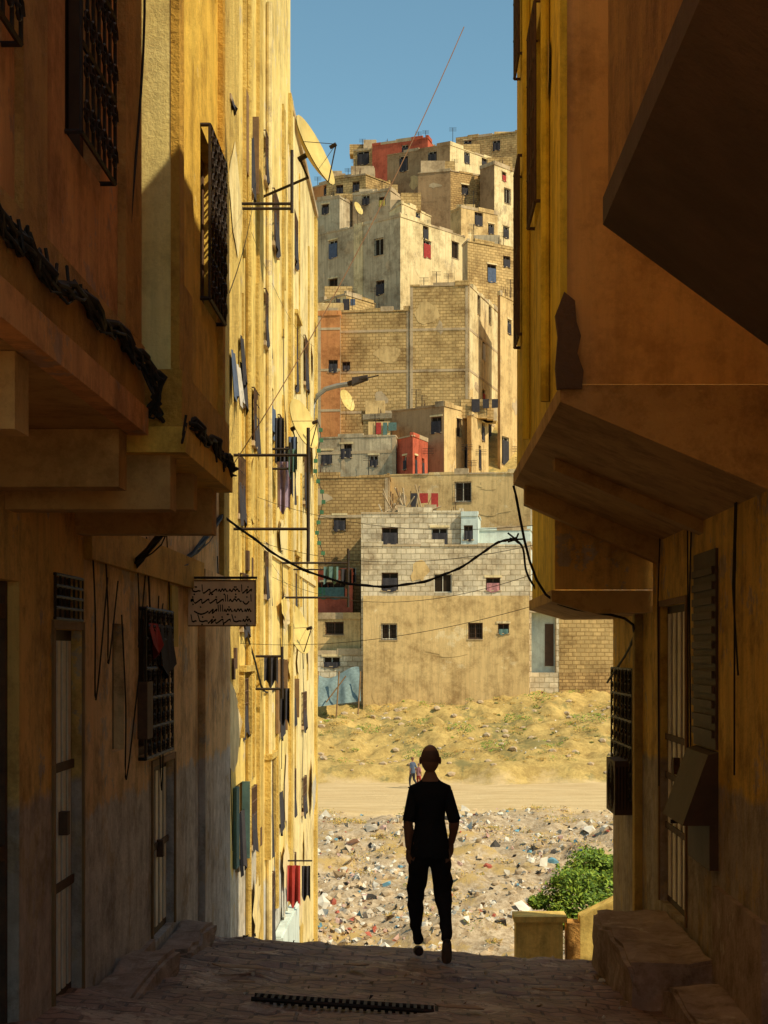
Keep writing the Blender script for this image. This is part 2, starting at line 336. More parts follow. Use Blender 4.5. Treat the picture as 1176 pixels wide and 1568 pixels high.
# street paving
mSt=M('street_paving',(.54,.31,.20),(.36,.20,.13),1.4,rough=.55,bump=1,bscale=14,bdist=.015,brick=(.24,.12,.012),mortar=(.3,.27,.25),spots=(.64,.47,.34),spot_t=.57,sscale=1.6,grime=.75,gscale=2.5,spec=.4)
sp_=Part('street',mSt)
sx=axis([(-2.4,2.35,.08)]); sy=axis([(-8,8,1),(8,18,.08),(18,44,1)])
for y in sy:
    for x in sx:
        h=.04*noise.noise(Vector((x*1.1,y*1.1,3)))+.03*noise.noise(Vector((x*5,y*3,1)))+.014*noise.noise(Vector((x*13,y*11,1)))
        if 11.5<y<15.5: h+=.012*math.sin(y*16+2*noise.noise(Vector((x*.8,y,0))))
        sp_.v.append((x,y,street_z(x,y)+h))
n=len(sx)
for j in range(len(sy)-1):
    for i in range(n-1): sp_.f.append((j*n+i,j*n+i+1,(j+1)*n+i+1,(j+1)*n+i)); sp_.mi.append(0)
sp_.smooth=True; sp_.build()
g=Group('drain_grate'); p=g.part('bars',mIron)
for i in range(26):
    x=-.95+i*.042; z=street_z(x,10.0)+.03; p.box(x,x+.02,9.9,10.08,z-.02,z+.005)
for yy_ in (9.87,10.09):
    p.tube([(-.97+.056*i,yy_,street_z(-.97+.056*i,yy_)+.03) for i in range(20)],.014,5)
g.done()
# ------------------------------------------------------------------ street buildings, LEFT
def ledge(pt,pts,r=.03,n=8,k=3,sag=.05,mi=0):
    for q in range(k):
        out=[]
        for (a,b) in zip(pts,pts[1:]):
            a=Vector(a);b=Vector(b)
            for i in range(n):
                t=i/n; p=a.lerp(b,t); p.z-=sag*4*t*(1-t)*(1+.35*q); p+=Vector((U(-.012,.012)+.02*math.sin(q*2+i),U(-.01,.01),U(-.012,.012)+.018*math.cos(q*2.4+i*.8))); out.append(p)
        out.append(Vector(pts[-1])); pt.tube(out,r*(1-.12*q),6,mi)
# building A
g=Group('terracotta_house')
w=Wall((-1.3,-6),(-1.3,7.77)); win=[(12.25,12.95,4.42,6.1),(10.6,11.3,4.4,6.1)]
w.skin(g.part('upper_walls',mA),3.5,12,win,.14)
g.p['upper_walls'].poly([(-1.3,7.77,3.5),(-6,7.77,3.5),(-6,7.77,12),(-1.3,7.77,12)])
g.p['upper_walls'].poly([(-1.3,-6,3.5),(-6,-6,3.5),(-6,-6,12),(-1.3,-6,12)])
g.part('roof',f_conc).poly([(-6,-6,12),(-1.3,-6,12),(-1.3,7.77,12),(-6,7.77,12)])
g.part('soffit',mCon2).poly([(-6,-6,3.5),(-1.3,-6,3.5),(-1.3,7.77,3.5),(-6,7.77,3.5)])
for o in win: w.window(g,o,.12,'plain'); w.grille(g,o,.06,6,.008,None,5,True)
r=g.part('roughcast_pilasters',mAr); w.fbox(r,w.L-.42,w.L+.003,3.92,12,-.01,.035); w.fbox(r,w.L-2.3,w.L-1.95,3.9,12,-.01,.03)
fa=g.part('ledge',mAr); w.fbox(fa,0,w.L+.006,3.62,3.9,-.01,.05); fb=g.part('ledge_drip',mA); w.fbox(fb,0,w.L+.01,3.5-.003,3.618,-.02,.065)
bm=g.part('beams',mCon2)
for y in (7.55,5.6,3.8): bm.box(-1.95,-1.33,y,y+.2,3.24,3.497)
w2=Wall((-1.95,-8),(-1.95,9.9)); gw=g.part('ground_floor_walls',mG0)
ops=[(14.9,16.3,.25,2.85)]
d1=(w2.at(82,0)[0],w2.at(125,0)[0])
ops.append((d1[0],d1[1],.55,Z(965,9.6))); ops.append((d1[0],d1[1]-.02,Z(955,9.6)+.02,Z(885,9.6)))
w2.skin(gw,-1,3.6,ops,.12)
dp=g.part('doors',mDoorD); a,b,c,e=ops[0]; w2.fbox(dp,a,b,c,e,-.14,-.08)
fr=g.part('door_rails',mRust)
for t in (.05,.48,.93): w2.fbox(fr,a+.04,b-.04,c+(e-c)*t,c+(e-c)*t+.07,-.079,-.05)
for t in (0,.5,.96): w2.fbox(fr,a+(b-a)*t,a+(b-a)*t+.05,c,e,-.079,-.055)
def slat_door(w,g,o,n=5,rails=(.3,.62),jr=.05):
    a,b,c,e=o; w.fbox(g.part('door_leaf',mDoorD),a,b,c,e,-.12,-.06)
    st=g.part('door_slats',mSteel); step=(b-a-.06)/n
    for i in range(n):
        t=a+.03+step*i; w.fbox(st,t+step*.22,t+step*.80,c+.06,e-.06,-.0595,-.050)
    fr=g.part('door_straps',mRust)
    for k in rails: w.fbox(fr,a+.02,b-.02,c+(e-c)*k,c+(e-c)*k+.05,-.049,-.038)
    w.fbox(fr,(a+b)/2-.02,(a+b)/2+.05,c+(e-c)*.45,c+(e-c)*.45+.13,-.049,.0)
    jm=g.part('door_jambs',mWood); w.fbox(jm,a-.05,a-.002,c,e+.05,-.01,.015); w.fbox(jm,b+.002,b+jr,c,e+.05,-.01,.015); w.fbox(jm,a-.0,b+.0,e+.002,e+.05,-.01,.012)
slat_door(w2,g,ops[1],5,(.3,.62),.03)
o=ops[2]; w2.window(g,o,.11,'plain'); w2.grille(g,o,.01,6,.007,None,4)
g.done()
# building B
g=Group('amber_house'); xb=-1.154
w=Wall((xb,8.0),(xb,9.9)); win=[(1.0,1.72,4.38,5.3)]; win2=(1.0,1.72,6.2,7.3)
w.skin(g.part('upper_walls',mB),3.44,12,win+[win2],.14); p=g.p['upper_walls']
wf=Wall((-3,8.0),(xb,8.0)); wf.skin(g.part('end_wall',mBlit),3.44,12,[])
wb=Wall((xb,9.9),(-3,9.9)); wb.skin(p,3.44,12,[])
g.part('roof',f_conc).poly([(-3,8,12),(xb,8,12),(xb,9.9,12),(-3,9.9,12)])
g.part('soffit',mCon2).poly([(-3,8,3.44),(xb,8,3.44),(xb,9.9,3.44),(-3,9.9,3.44)])
w.window(g,win[0],.12,'plain'); w.grille(g,win[0],.05,5,.009,None,4,True); w.window(g,win2,.12,'plain')
r=g.part('roughcast_strips',mBr); w.fbox(r,-.004,.16,3.84,12,-.01,.03); w.fbox(r,1.78,1.905,3.84,12,-.01,.03); w.fbox(r,.16,.6,3.84,4.3,-.01,.012)
fa=g.part('ledge',mBr); w.fbox(fa,-.05,1.92,3.56,3.83,-.3,.05); fb=g.part('ledge_trim',mB); w.fbox(fb,-.08,1.93,3.437,3.557,-.3,.07)
wf.fbox(fa,0,1.79,3.6,3.83,-.01,.045)
bm=g.part('beams',mCon2)
for y in (8.02,9.66): bm.box(-1.95,-1.17,y,y+.2,3.18,3.437)
bm.box(-1.95,-1.17,8.85,9.0,3.25,3.437)
g.done()
# building B' : ground floor to full height, plane x=-1.95
g=Group('pink_plaster_house')
w=Wall((-1.95,9.9),(-1.95,17.2)); wl=g.part('walls',mG1)
def seg(u0,u1,v0,v1,wl_=w):
    a=wl_.at(u0,0)[0]; b=wl_.at(u1,0)[0]; a,b=min(a,b),max(a,b); ym=wl_.P0.y+wl_.d.y*(a+b)/2
    return (a,b,Z(v1,ym),Z(v0,ym))
o1=seg(172,190,955,1150); o2=seg(212,256,938,1155); o3=seg(233,266,1168,1350)
o3=(o3[0],o3[1],.35,Z(1168,13)); o2=(o2[0],o2[1]-.05,o3[3]+.1,Z(935,12.5))
w.skin(wl,-1.2,11.5,[o1,o3,o2],.12)
wl.poly([(-1.95,17.2,-1.2),(-6,17.2,-1.2),(-6,17.2,11.5),(-1.95,17.2,11.5)]); wl.poly([(-1.95,9.91,3),(-6,9.91,3),(-6,9.91,11.5),(-1.95,9.91,11.5)])
g.part('roof',f_conc).poly([(-6,9.9,11.5),(-1.95,9.9,11.5),(-1.95,17.2,11.5),(-6,17.2,11.5)])
w.fbox(g.part('shutter_niche',mDoorD),o1[0],o1[1],o1[2],o1[3],-.12,-.07)
w.window(g,o2,.11,'plain'); w.grille(g,o2,.05,6,.010,None,5,True)
w.hang(g.part('cloth_red',cl['red']),o2[0]+.1,o2[0]+.5,o2[3]-.1,o2[2]+.75,.09); w.hang(g.part('cloth_dark',cl['dark']),o2[0]+.55,o2[1]-.1,o2[3]-.1,o2[2]+.6,.09)
slat_door(w,g,o3,5,(.5,))
pl=g.part('pilaster',mG1); w.fbox(pl,5.2,7.205,-1.2,3.25,-.01,.06)
w.fbox(g.part('pilaster_rough',mC0),6.75,7.21,3.25,11.5,-.01,.05)
w.fbox(g.part('lintel',mBr),0,5.2,3.05,3.3,-.01,.05)
w.fbox(g.part('notice_board',cl['yel']),3.35,3.7,2.55,3.03,0,.03)
w.fbox(g.part('meter_box',mRust),1.9,2.15,1.9,2.3,0,.07)
w.fbox(g.part('skirting',mStep),0,o3[0]-.1,-.5,.42,-.01,.04)
g.done()
def block(name,x0,x1,y0,y1,z0,z1,mat,amp=.03):
    bm=bmesh.new(); bmesh.ops.create_cube(bm,size=1)
    for v in bm.verts: v.co=Vector((x0+(v.co.x+.5)*(x1-x0),y0+(v.co.y+.5)*(y1-y0),z0+(v.co.z+.5)*(z1-z0)))
    bmesh.ops.bevel(bm,geom=bm.edges[:],offset=.03,segments=2,affect='EDGES')
    bmesh.ops.subdivide_edges(bm,edges=bm.edges[:],cuts=6,use_grid_fill=True)
    for v in bm.verts: v.co+=Vector((noise.noise(v.co*4),noise.noise(v.co*4+Vector((9,0,0))),noise.noise(v.co*4+Vector((0,9,0)))))*amp
    me=bpy.data.meshes.new(name); bm.to_mesh(me); bm.free(); me.materials.append(mat)
    o=bpy.data.objects.new(name,me); scene.collection.objects.link(o); return o
block('stone_doorstep',-1.94,-1.62,8.9,11.4,.2,.52,mStep,.05)
block('stone_doorstep',-1.94,-1.5,9.7,11.3,.15,.36,mStep,.05)
block('stone_doorstep',-1.94,-1.68,12.5,14.0,.0,.30,mStep,.05)
block('stone_doorstep',1.40,2.0,11.3,13.6,0,.44,mStep,.05)
block('stone_doorstep',1.62,2.04,9.3,11.1,.1,.34,mStep,.05)
block('stone_doorstep',1.6,2.0,14.2,15.6,-.4,.12,mStep,.05)
# sunlit row C
def row_house(name,x,y0,y1,zt,mat,wins,zb=-9,extras=None,depth=.12):
    g=Group(name); w=Wall((x,y0),(x,y1)); wl=g.part('walls',mat); ops=[]
    for s in wins:
        a,z=w.at(s[0],s[1]); ym=y0+a; z0=Z(s[2],ym); z1=Z(s[1],ym); hw=s[3]/2
        a=max(hw+.06,min(w.L-hw-.06,a)); ops.append((a-hw,a+hw,z0,z1,s[4]))
    w.skin(wl,zb,zt,[o[:4] for o in ops],depth)
    for P,Q in (((x-6,y0),(x,y0)),((x,y1),(x-6,y1))): Wall(P,Q).skin(wl,zb,zt,[])
    g.part('roof',f_conc).poly([(x-6,y0,zt),(x,y0,zt),(x,y1,zt),(x-6,y1,zt)])
    w.fbox(g.part('coping',f_conc),-.03,w.L+.03,zt,zt+.12,-.2,.06)
    for o in ops:
        st=o[4]
        w.window(g,o,depth,st if st in cl else ('dark'),mFrW if 'w' in st and st not in cl else mFrB)
        if 'g' in st and st not in cl: w.grille(g,o,.04,5,.008,mRust,4)
        if 's' in st and st not in cl:
            hw=(o[1]-o[0])/2
            m={'r':mWood,'b':cl['teal']}.get(st[-1],mWood)
            w.fbox(g.part('shutters_'+m.name,m),o[0]-hw*.9,o[0]-.01,o[2],o[3],.01,.05); w.fbox(g.part('shutters_'+m.name,m),o[1]-.02,o[1]+.02,o[2],o[3],.0,.10)
        if 'x' in st:
            q=g.part('window_surround',mC0); a,b,c,e=o[:4]
            w.fbox(q,a-.1,a-.002,c-.1,e+.1,-.005,.09); w.fbox(q,b+.002,b+.1,c-.1,e+.1,-.005,.09); w.fbox(q,a-.12,b+.12,e+.101,e+.18,-.005,.12)
    w.patch(g,26,-6,min(12,zt-1.2),[o[:4] for o in ops],[mC0,mC3,f_cream,mC1],.25,1.0,.010)
    for k in range(9):
        a=U(.3,w.L-.5); z=U(-5,10); h=min(U(1.5,5),zt-.3-z); w.fbox(g.part('render_ribs',mC0),a,a+U(.06,.22),z,z+h,-.01,U(.02,.05))
    for k in range(7):
        a=U(.3,w.L-.3); z=U(-3,11); g.part('wall_wires',mCable).tube([w.pos(a,z,.03),w.pos(a+U(-.3,.3),z-U(.5,1.5),.04),w.pos(a+U(-.2,.5),z-U(1.6,3),.03)],.006,4)
    if extras: extras(g,w)
    g.done(); return w
def ex1(g,w):
    w.fbox(g.part('pilaster',mC0),0.0,4.3,2,13,-.01,.03); w.fbox(g.part('pilaster',mC0),6.9,7.5,-9,13,-.01,.05)
    p=g.part('drain_pipe',mC0)
    for a in (5.4,): p.tube([w.pos(a,z,.04) for z in (-8,0,6,12.8)],.04,8)
    for k in range(5):
        a=U(3.2,7.3); z=U(-.5,4); w.fbox(g.part('junction_boxes',mRust),a,a+.18,z,z+.26,-.002,.06)
row_house('yellow_house',-2.3,17.25,24.8,13.5,mC1,[(352,112,155,.5,'d'),(368,520,612,.9,'w'),(366,700,790,.8,'gd'),(372,880,960,.8,'gd'),(370,1040,1115,.9,'gx'),(366,1200,1320,.8,'sb'),(385,1205,1290,.7,'gd'),(381,165,285,.8,'sr'),(389,600,680,.8,'gd')],extras=ex1)
def ex2(g,w):
    w.fbox(g.part('string_course',mC3),0,w.L,4.0,4.12,-.01,.04)
    w.fbox(g.part('pilaster',mC0),w.L-.5,w.L-.02,-9,12.3,-.01,.055)
    p=g.part('drain_pipe',mC3)
    for a in (.5,): p.tube([w.pos(a,z,.05) for z in (-8,0,6,12.2)],.045,8)
row_house('pale_yellow_house',-2.27,24.82,30.2,15.5,mC2,[(403,200,270,.9,'gd'),(420,300,380,.9,'gd'),(402,440,520,.9,'gd'),(415,590,660,.9,'blue'),(428,640,700,.8,'gd'),(402,830,910,.9,'gd'),(410,1170,1300,.9,'gx'),(428,1010,1120,.9,'gsr'),(427,1180,1265,.8,'w'),(412,1340,1430,.9,'gd')],extras=ex2)
row_house('cream_house',-2.33,30.22,38.6,12.4,mC3,[(450,498,588,1.0,'gx'),(450,330,400,1,'gd'),(467,520,590,1,'gd'),(446,690,760,1,'gd'),(466,700,770,1,'gd'),(448,860,930,1,'gx'),(447,1040,1100,1,'sr'),(464,1060,1110,1,'gd'),(447,1180,1240,1,'gd'),(464,1190,1240,1,'gd'),(447,1310,1370,1,'gd')],extras=ex2)
block('whitewashed_plinth',-2.28,-2.1,26.3,30.1,-7,-1.9,f_blue,amp=.02)
# ------------------------------------------------------------------ street buildings, RIGHT
GZ=7.25; GY=2.0
g=Group('brown_overhang_house')
p=g.part('upper_walls',mAr); Wall((.84,7.5),(.84,GY)).skin(p,4.5,GZ,[(4,4.8,5,6.2)],.15)
p.poly([(.84,7.5,4.5),(.84,7.5,GZ),(6,7.5,GZ),(6,7.5,3.5),(2.05,7.5,3.5)]); p.poly([(.84,GY,4.5),(.84,GY,GZ),(6,GY,GZ),(6,GY,3.5),(2.05,GY,3.5)])
g.part('roof',f_conc).poly([(.84,GY,GZ),(6,GY,GZ),(6,7.5,GZ),(.84,7.5,GZ)])
g.part('added_shade_wall',mAr).box(.842,1.0,GY,6.5,GZ+.002,11)  # unseen wall added to keep the sun off the terracotta house
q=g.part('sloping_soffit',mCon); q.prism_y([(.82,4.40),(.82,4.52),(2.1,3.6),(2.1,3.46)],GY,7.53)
wr=Wall((2.05,9.68),(2.05,GY)); wr.skin(g.part('ground_floor_walls',mG2),-1,8.6,[],.1)  # unseen upper part, raised to shade the yellow house's end wall
g.part('ground_floor_walls',mG2).poly([(2.05,GY,-1),(6,GY,-1),(6,GY,7),(2.05,GY,7)])
g.part('terrace',f_conc).poly([(2.05,7.5,8.6),(6,7.5,8.6),(6,9.68,8.6),(2.05,9.68,8.6)])
g.done()
g=Group('sun_yellow_house'); xh=.84
w=Wall((xh,14.4),(xh,9.7)); wins=[(2.2,2.95,5.55,6.9),(.5,1.1,5.0,6.4),(.5,1.1,7.2,8.4),(2.2,2.95,7.8,9)]
w.skin(g.part('facade',mH),4.03,12.5,wins,.12)
for o in wins: w.window(g,o,.1,'plain'); w.grille(g,o,.05,4,.010,mRust,4)
w.fbox(g.part('corner_strip',mH),w.L-.1,w.L+.02,4.03,12.5,-.01,.03)
w.patch(g,10,4.2,9,wins,[mB,mC0],.15,.4,.006)
p=g.part('drain_pipe',mH)
for a in (1.7,3.6): p.tube([w.pos(a,4.1,.03),w.pos(a,12,.03)],.03,8)
fw=Wall((xh,9.7),(5,9.7)); fw.skin(g.part('end_wall',mHf),4.035,12.5,[])
Wall((5,14.4),(xh,14.4)).skin(g.part('end_wall',mHf),4.03,12.5,[])
g.part('roof',f_conc).poly([(xh,9.7,12.5),(5,9.7,12.5),(5,14.4,12.5),(xh,14.4,12.5)])
q=g.part('corbelled_soffit',mCon2); q.prism_y([(xh-.03,3.93),(xh-.03,4.028),(5,4.028),(5,3.3),(2.02,3.42)],9.66,14.43)
q.prism_y([(xh+.12,3.78),(xh+.12,3.925),(2.0,3.6),(2.0,3.34)],11.9,12.1); q.prism_y([(xh+.05,3.74),(xh+.05,3.925),(2.0,3.6),(2.0,3.25)],14.1,14.3)
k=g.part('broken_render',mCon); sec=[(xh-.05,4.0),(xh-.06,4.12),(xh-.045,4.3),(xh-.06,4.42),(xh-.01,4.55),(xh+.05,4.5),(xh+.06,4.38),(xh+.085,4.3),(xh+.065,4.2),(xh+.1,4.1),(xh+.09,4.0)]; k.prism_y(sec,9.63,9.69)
w=Wall((2.0,14.45),(2.0,9.69)); gw=g.part('ground_floor_walls',mG2)
def sg(u0,u1,z0,z1): 
    a=w.at(u0,0)[0]; b=w.at(u1,0)[0]; return (a,b,z0,z1)
D1=sg(1011,1051,.46,2.88); S1=sg(1066,1100,1.85,3.2)
w.skin(gw,-1,4.0,[D1,S1],.12)
slat_door(w,g,D1,5,(.25,.42,.55))
w.fbox(g.part('dark_shutters',mDoorD),S1[0],S1[1],S1[2],S1[3],-.1,.02)
for i in range(12): z=S1[2]+.08+i*.1; w.fbox(g.part('shutter_slats',mDoorD),S1[0]+.04,S1[1]-.04,z,z+.05,.021,.04)
w.fbox(g.part('stone_base',mStep),w.at(1100,0)[0],w.L,-1,.95,-.01,.04)
for k in range(5):
    a=U(.2,4.4); g.part('wall_wires',mCable).tube([w.pos(a,3.5,.02),w.pos(a+U(-.1,.1),2.9,.03),w.pos(a+U(-.3,.3),U(1.4,2.4),.02)],.006,4)
g.done()
g=Group('metal_hood'); h=g.part('sheet',mDoorD); y0,y1=12.2,11.3
h.hexa([(1.76,y1,1.35),(2.0,y1,1.35),(2.0,y0,1.35),(1.76,y0,1.35),(1.93,y1,1.82),(2.0,y1,1.84),(2.0,y0,1.84),(1.93,y0,1.82)])
h.box(1.94,2.0,11.3,12.2,1.05,1.349)
g.part('brackets',mIron).tube([(2.0,12.1,1.3),(1.8,12.1,1.3)],.015,6); g.done()
g=Group('corner_yellow_house')
w=Wall((1.17,17.4),(1.17,14.5)); w.skin(g.part('upper_walls',mH),3.04,9,[(.8,1.5,4.2,5.4)],.12); w.window(g,(.8,1.5,4.2,5.4),.1,'plain')
Wall((1.17,14.5),(5,14.5)).skin(g.part('end_wall',mG0),3.04,9,[]); Wall((5,17.4),(1.17,17.4)).skin(g.part('end_wall',mG0),3.04,9,[])
g.part('roof',f_conc).poly([(1.17,14.5,9),(5,14.5,9),(5,17.4,9),(1.17,17.4,9)])
g.part('soffit',mCon2).prism_y([(1.14,2.94),(1.14,3.036),(5,3.036),(5,2.9),(1.5,2.84)],14.47,17.43)
w=Wall((2.0,17.4),(2.0,14.46)); W1=(w.at(943,0)[0]+.05,w.at(977,0)[0],1.15,2.35)
w.skin(g.part('ground_floor_walls',mG2),-3,2.9,[W1],.12)
Wall((2.0+4,17.4),(2.0,17.4)).skin(g.part('ground_floor_walls',mG2),-6,2.9,[])
w.window(g,W1,.11,'plain'); w.grille(g,W1,.05,6,.010,None,5,True)
w.fbox(g.part('pipe_chase',mC0),W1[1]+.15,W1[1]+.3,-.5,2.85,-.01,.07)
g.done()
g=Group('air_conditioner'); q=g.part('casing',mDoorD); q.box(1.82,1.99,15.7,16.4,1.0,1.5); gg=g.part('fan_grille',mIron)
for k in range(1,6): gg.tube([(1.815,16.0+.045*k*math.cos(t*.524),1.25+.045*k*math.sin(t*.524)) for t in range(13)],.006,4)
for k in range(5): gg.tube([(1.84+.03*k,15.695,1.05),(1.84+.03*k,15.695,1.45)],.005,4)
g.done()
PY=19.3
g=Group('low_parapet_wall'); q=g.part('wall',mYel); q.box(X(790,PY),X(862,PY),PY,PY+.35,-3,Z(1412,PY)); q.box(X(787,PY),X(868,PY),PY-.04,PY+.39,Z(1412,PY)+.002,Z(1403,PY))
q2=g.part('pier',mAr); q2.box(X(864,PY)+.04,X(889,PY),PY+.05,PY+.4,-3,Z(1411,PY)-.03)
q3=g.part('sloping_wall',mYel); x0_,x1_=X(889,PY)+.002,2.35
q3.hexa([(x0_,PY+.05,-3),(x1_,PY+.05,-3),(x1_,PY+.35,-3),(x0_,PY+.35,-3),(x0_,PY+.05,Z(1405,PY)),(x1_,PY+.05,Z(1372,PY)),(x1_,PY+.35,Z(1372,PY)),(x0_,PY+.35,Z(1405,PY))])
g.done()
# ------------------------------------------------------------------ hill town
def house(name,Lp,Cp,Rp,vt,zb,mat,fw=(),sw=(),smat=None,cop=True,coursing=None,clutter=True):
    g=Group(name); L=Vector((X(*Lp),Lp[1])); C=Vector((X(*Cp),Cp[1])); Rr=Vector((X(*Rp),Rp[1])); B=L+Rr-C
    zt=Z(vt,Cp[1]); smat=smat or mat
    for (P,Q,m,ws,pn) in ((L,C,mat,fw,'front_wall'),(C,Rr,smat,sw,'side_wall')):
        w=Wall(P,Q); ops=[]
        for s in ws:
            a,z=w.at(s[0],s[1]); ww=s[2]/2; hh=s[3]/2; a=max(ww+.15,min(w.L-ww-.15,a)); z=min(z,zt-hh-.1)
            ops.append((a-ww,a+ww,z-hh,z+hh,s[4] if len(s)>4 else 'dark'))
        w.skin(g.part(pn,m),zb,zt,[o[:4] for o in ops],.22)
        pz=[o[2]-3 for o in ops]+[zt-9]
        if w.L>2.5: w.patch(g,int(w.L*.5)+1,min(pz),zt,[o[:4] for o in ops],[f_tan,f_conc,m,m],.3,1.3)
        for o in ops:
            w.window(g,o,.2,o[4],mFrW if R()<.4 else mFrB,.07)
            if R()<.5: w.fbox(g.part('surrounds',f_cream),o[0]-.1,o[1]+.1,o[3]+.003,o[3]+.14,-.01,.05)
        if cop:
            a=0
            while a<w.L-.05:
                b=min(w.L,a+U(.8,2.6)); w.fbox(g.part('parapet_'+m.name,m) if R()<.6 else g.part('parapet',f_conc),a,b-.003,zt+.002,zt+random.choice((.1,.18,.3,.42)),-.22,.03+U(0,.05)); a=b
        if coursing:
            for z in coursing:
                if z<zt-.5: w.fbox(g.part('ring_beams',f_conc),0,w.L,z,z+.2,-.01,.03)
            nn_=int(w.L/4.2)
            for i in range(nn_+1):
                a=min(w.L-.3,i*w.L/max(1,nn_)); w.fbox(g.part('columns',f_conc),a,a+.24,zb,zt-.002,-.01,.022)
    Wall(Rr,B).skin(g.part('side_wall',smat),zb,zt,[]); Wall(B,L).skin(g.part('side_wall',smat),zb,zt,[])
    g.part('roof',f_conc).poly([(L.x,L.y,zt),(C.x,C.y,zt),(Rr.x,Rr.y,zt),(B.x,B.y,zt)])
    if clutter:
        for k in range(random.randint(3,6)):
            s=U(.1,.9); t=U(.1,.7); P=L.lerp(C,s)+(B-L)*t; k2=R()
            if k2<.2:
                hx=U(.7,1.4); hz=U(1,2.3); mm=random.choice(FM); g.part('roof_hut_'+mm.name,mm).box(P.x-hx,P.x+hx,P.y,P.y+2,zt,zt+hz*.8)
            elif k2<.7:
                p=g.part('antennas',mIron); h=U(1,2.4); p.tube([(P.x,P.y,zt),(P.x,P.y,zt+h)],.03,5)
                for q in range(4): p.tube([(P.x-.4,P.y,zt+h-.12*q),(P.x+.4,P.y,zt+h-.12*q)],.015,4)
            elif k2<.76:
                xx=P.x; g.part('washing_line',mIron).tube([(P.x,P.y,zt),(P.x,P.y,zt+1.6)],.03,5)
                for q in range(3):
                    c_=random.choice(('white','dark','blue','teal','red')); wd_=U(.3,.7); hz=U(.5,1.1); g.part('washing_'+c_,cl[c_]).poly([(xx,P.y,zt+1.4-hz),(xx+wd_,P.y+.1,zt+1.45-hz),(xx+wd_,P.y,zt+1.45),(xx,P.y,zt+1.45)]); xx+=wd_+U(.05,.3)
            else:
                p=g.part('rebar',mRust)
                for q in range(4): x=P.x+U(-.2,.2); p.tube([(x,P.y,zt),(x+U(-.1,.1),P.y,zt+U(.6,1.2))],.02,4)
    return g,g.done()
# topmost row
house('tan_hut_house',(541,205),(571,204),(580,210),228,40,f_brick,[(556,240,1.6,1.6)])
house('red_house',(570,203),(655,200),(673,206),212,38,f_red,[(620,228,.9,1)])
house('block_house',(698,205),(792,202),(800,212),203,38,f_brick,[(716,222,1,1.2),(760,222,1,1.2)])
house('umber_house',(593,188),(689,184),(757,190),222,30,f_brown,[(618,250,1.1,1.7),(662,243,1.1,1.7)],[(715,238,1,1.2),(742,238,1,1.2)],smat=f_cream)
house('brown_block_house',(640,182),(690,181),(758,184),262,30,f_brown,[],[(712,290,.9,1),(740,285,.9,1)],smat=f_brick2)
house('cream_tower_house',(735,182),(757,180),(799,184),252,28,f_brown,[],[(777,300,1.2,1.6,'grille'),(775,355,1.1,1.2),(772,270,.8,.9,'red'),(790,330,1,1.2)],smat=f_cream)
house('low_tan_house',(500,186),(560,184),(600,188),268,30,f_brick,[(520,290,.9,1),(545,285,.9,1)])
house('terracotta_hut',(470,190),(520,186),(542,190),276,30,f_orange,[(500,290,.9,1)])
house('stepped_house',(540,180),(598,178),(620,182),292,28,f_conc,[(560,305,.9,1),(585,308,.8,.9,'yel')])
house('low_grey_house',(470,180),(520,178),(548,182),303,28,f_grey,[(498,320,.9,1)])
# middle row
house('pink_tan_house',(690,174),(706,172),(762,175),318,26,f_tan,[],[(733,333,1.1,1.3),(752,350,.8,1)],smat=f_tan)
house('grey_shaded_house',(475,168),(613,160),(712,168),332,20,f_grey,[(510,381,1.2,1.7,'blue'),(580,378,1.2,1.6,'grille'),(510,437,1.2,1.3,'grille'),(582,440,1.1,1.3)],[(654,381,1.2,1.6,'red'),(697,383,1.1,1.6,'grille'),(652,342,.9,1.2)],smat=f_cream)  # greyer front and cream side put shade and sun into the colours
house('cream_pilaster_house',(430,171),(479,168.5),(482,172),345,20,f_grey,[(450,381,1.2,1.7)])
g=Group('whitewashed_pilaster'); w=Wall((X(475,168),168),(X(613,160),160)); a=w.at(543,0)[0]; b=w.at(556,0)[0]; w.fbox(g.part('render',f_cream),a,b,18,Z(335,163)-.3,.0,.12); g.done()
house('cream_roof_room',(596,166),(615,163),(660,168),312,30,f_cream,[],[(640,325,.9,1)],smat=f_cream)
house('grey_block_house',(708,160),(716,158),(800,162),370,18,f_grey,[],[(753,418,1.1,1.6,'blue'),(776,400,.9,1),(775,470,1,1.3)],smat=f_brick)
house('low_block_house',(478,156),(530,152),(575,156),452,18,f_cream,[(500,462,.9,.8)],[],smat=f_brick)
zc=[Z(v,143) for v in (630,568,505)]
house('brick_apartment_house',(628,143.6),(718,143),(764,155),437,10,f_brick,[],[(733,458,1,1.6,'grille'),(750,462,1,1.6,'grille'),(741,536,1.2,1.7,'white'),(750,660,1.2,1.8),(741,610,1.2,1.5,'red'),(737,668,1,1.5,'grille')],coursing=zc,smat=f_cream)  # cream side wall has the sunlight put into its colour
house('brick_house',(500,144.6),(628,143.7),(634,152),476,10,f_brick,[(530,560,.7,.7)],coursing=zc)
house('orange_strip_house',(487,143.2),(521,143.0),(524,150),483,10,f_orange,[(510,560,.8,1.0)],coursing=zc)
house('narrow_tan_house',(762,146),(766,145.5),(800,150),452,8,f_brown,[],[(780,500,.9,1.2),(774,690,1.6,2.4)],smat=f_tan)
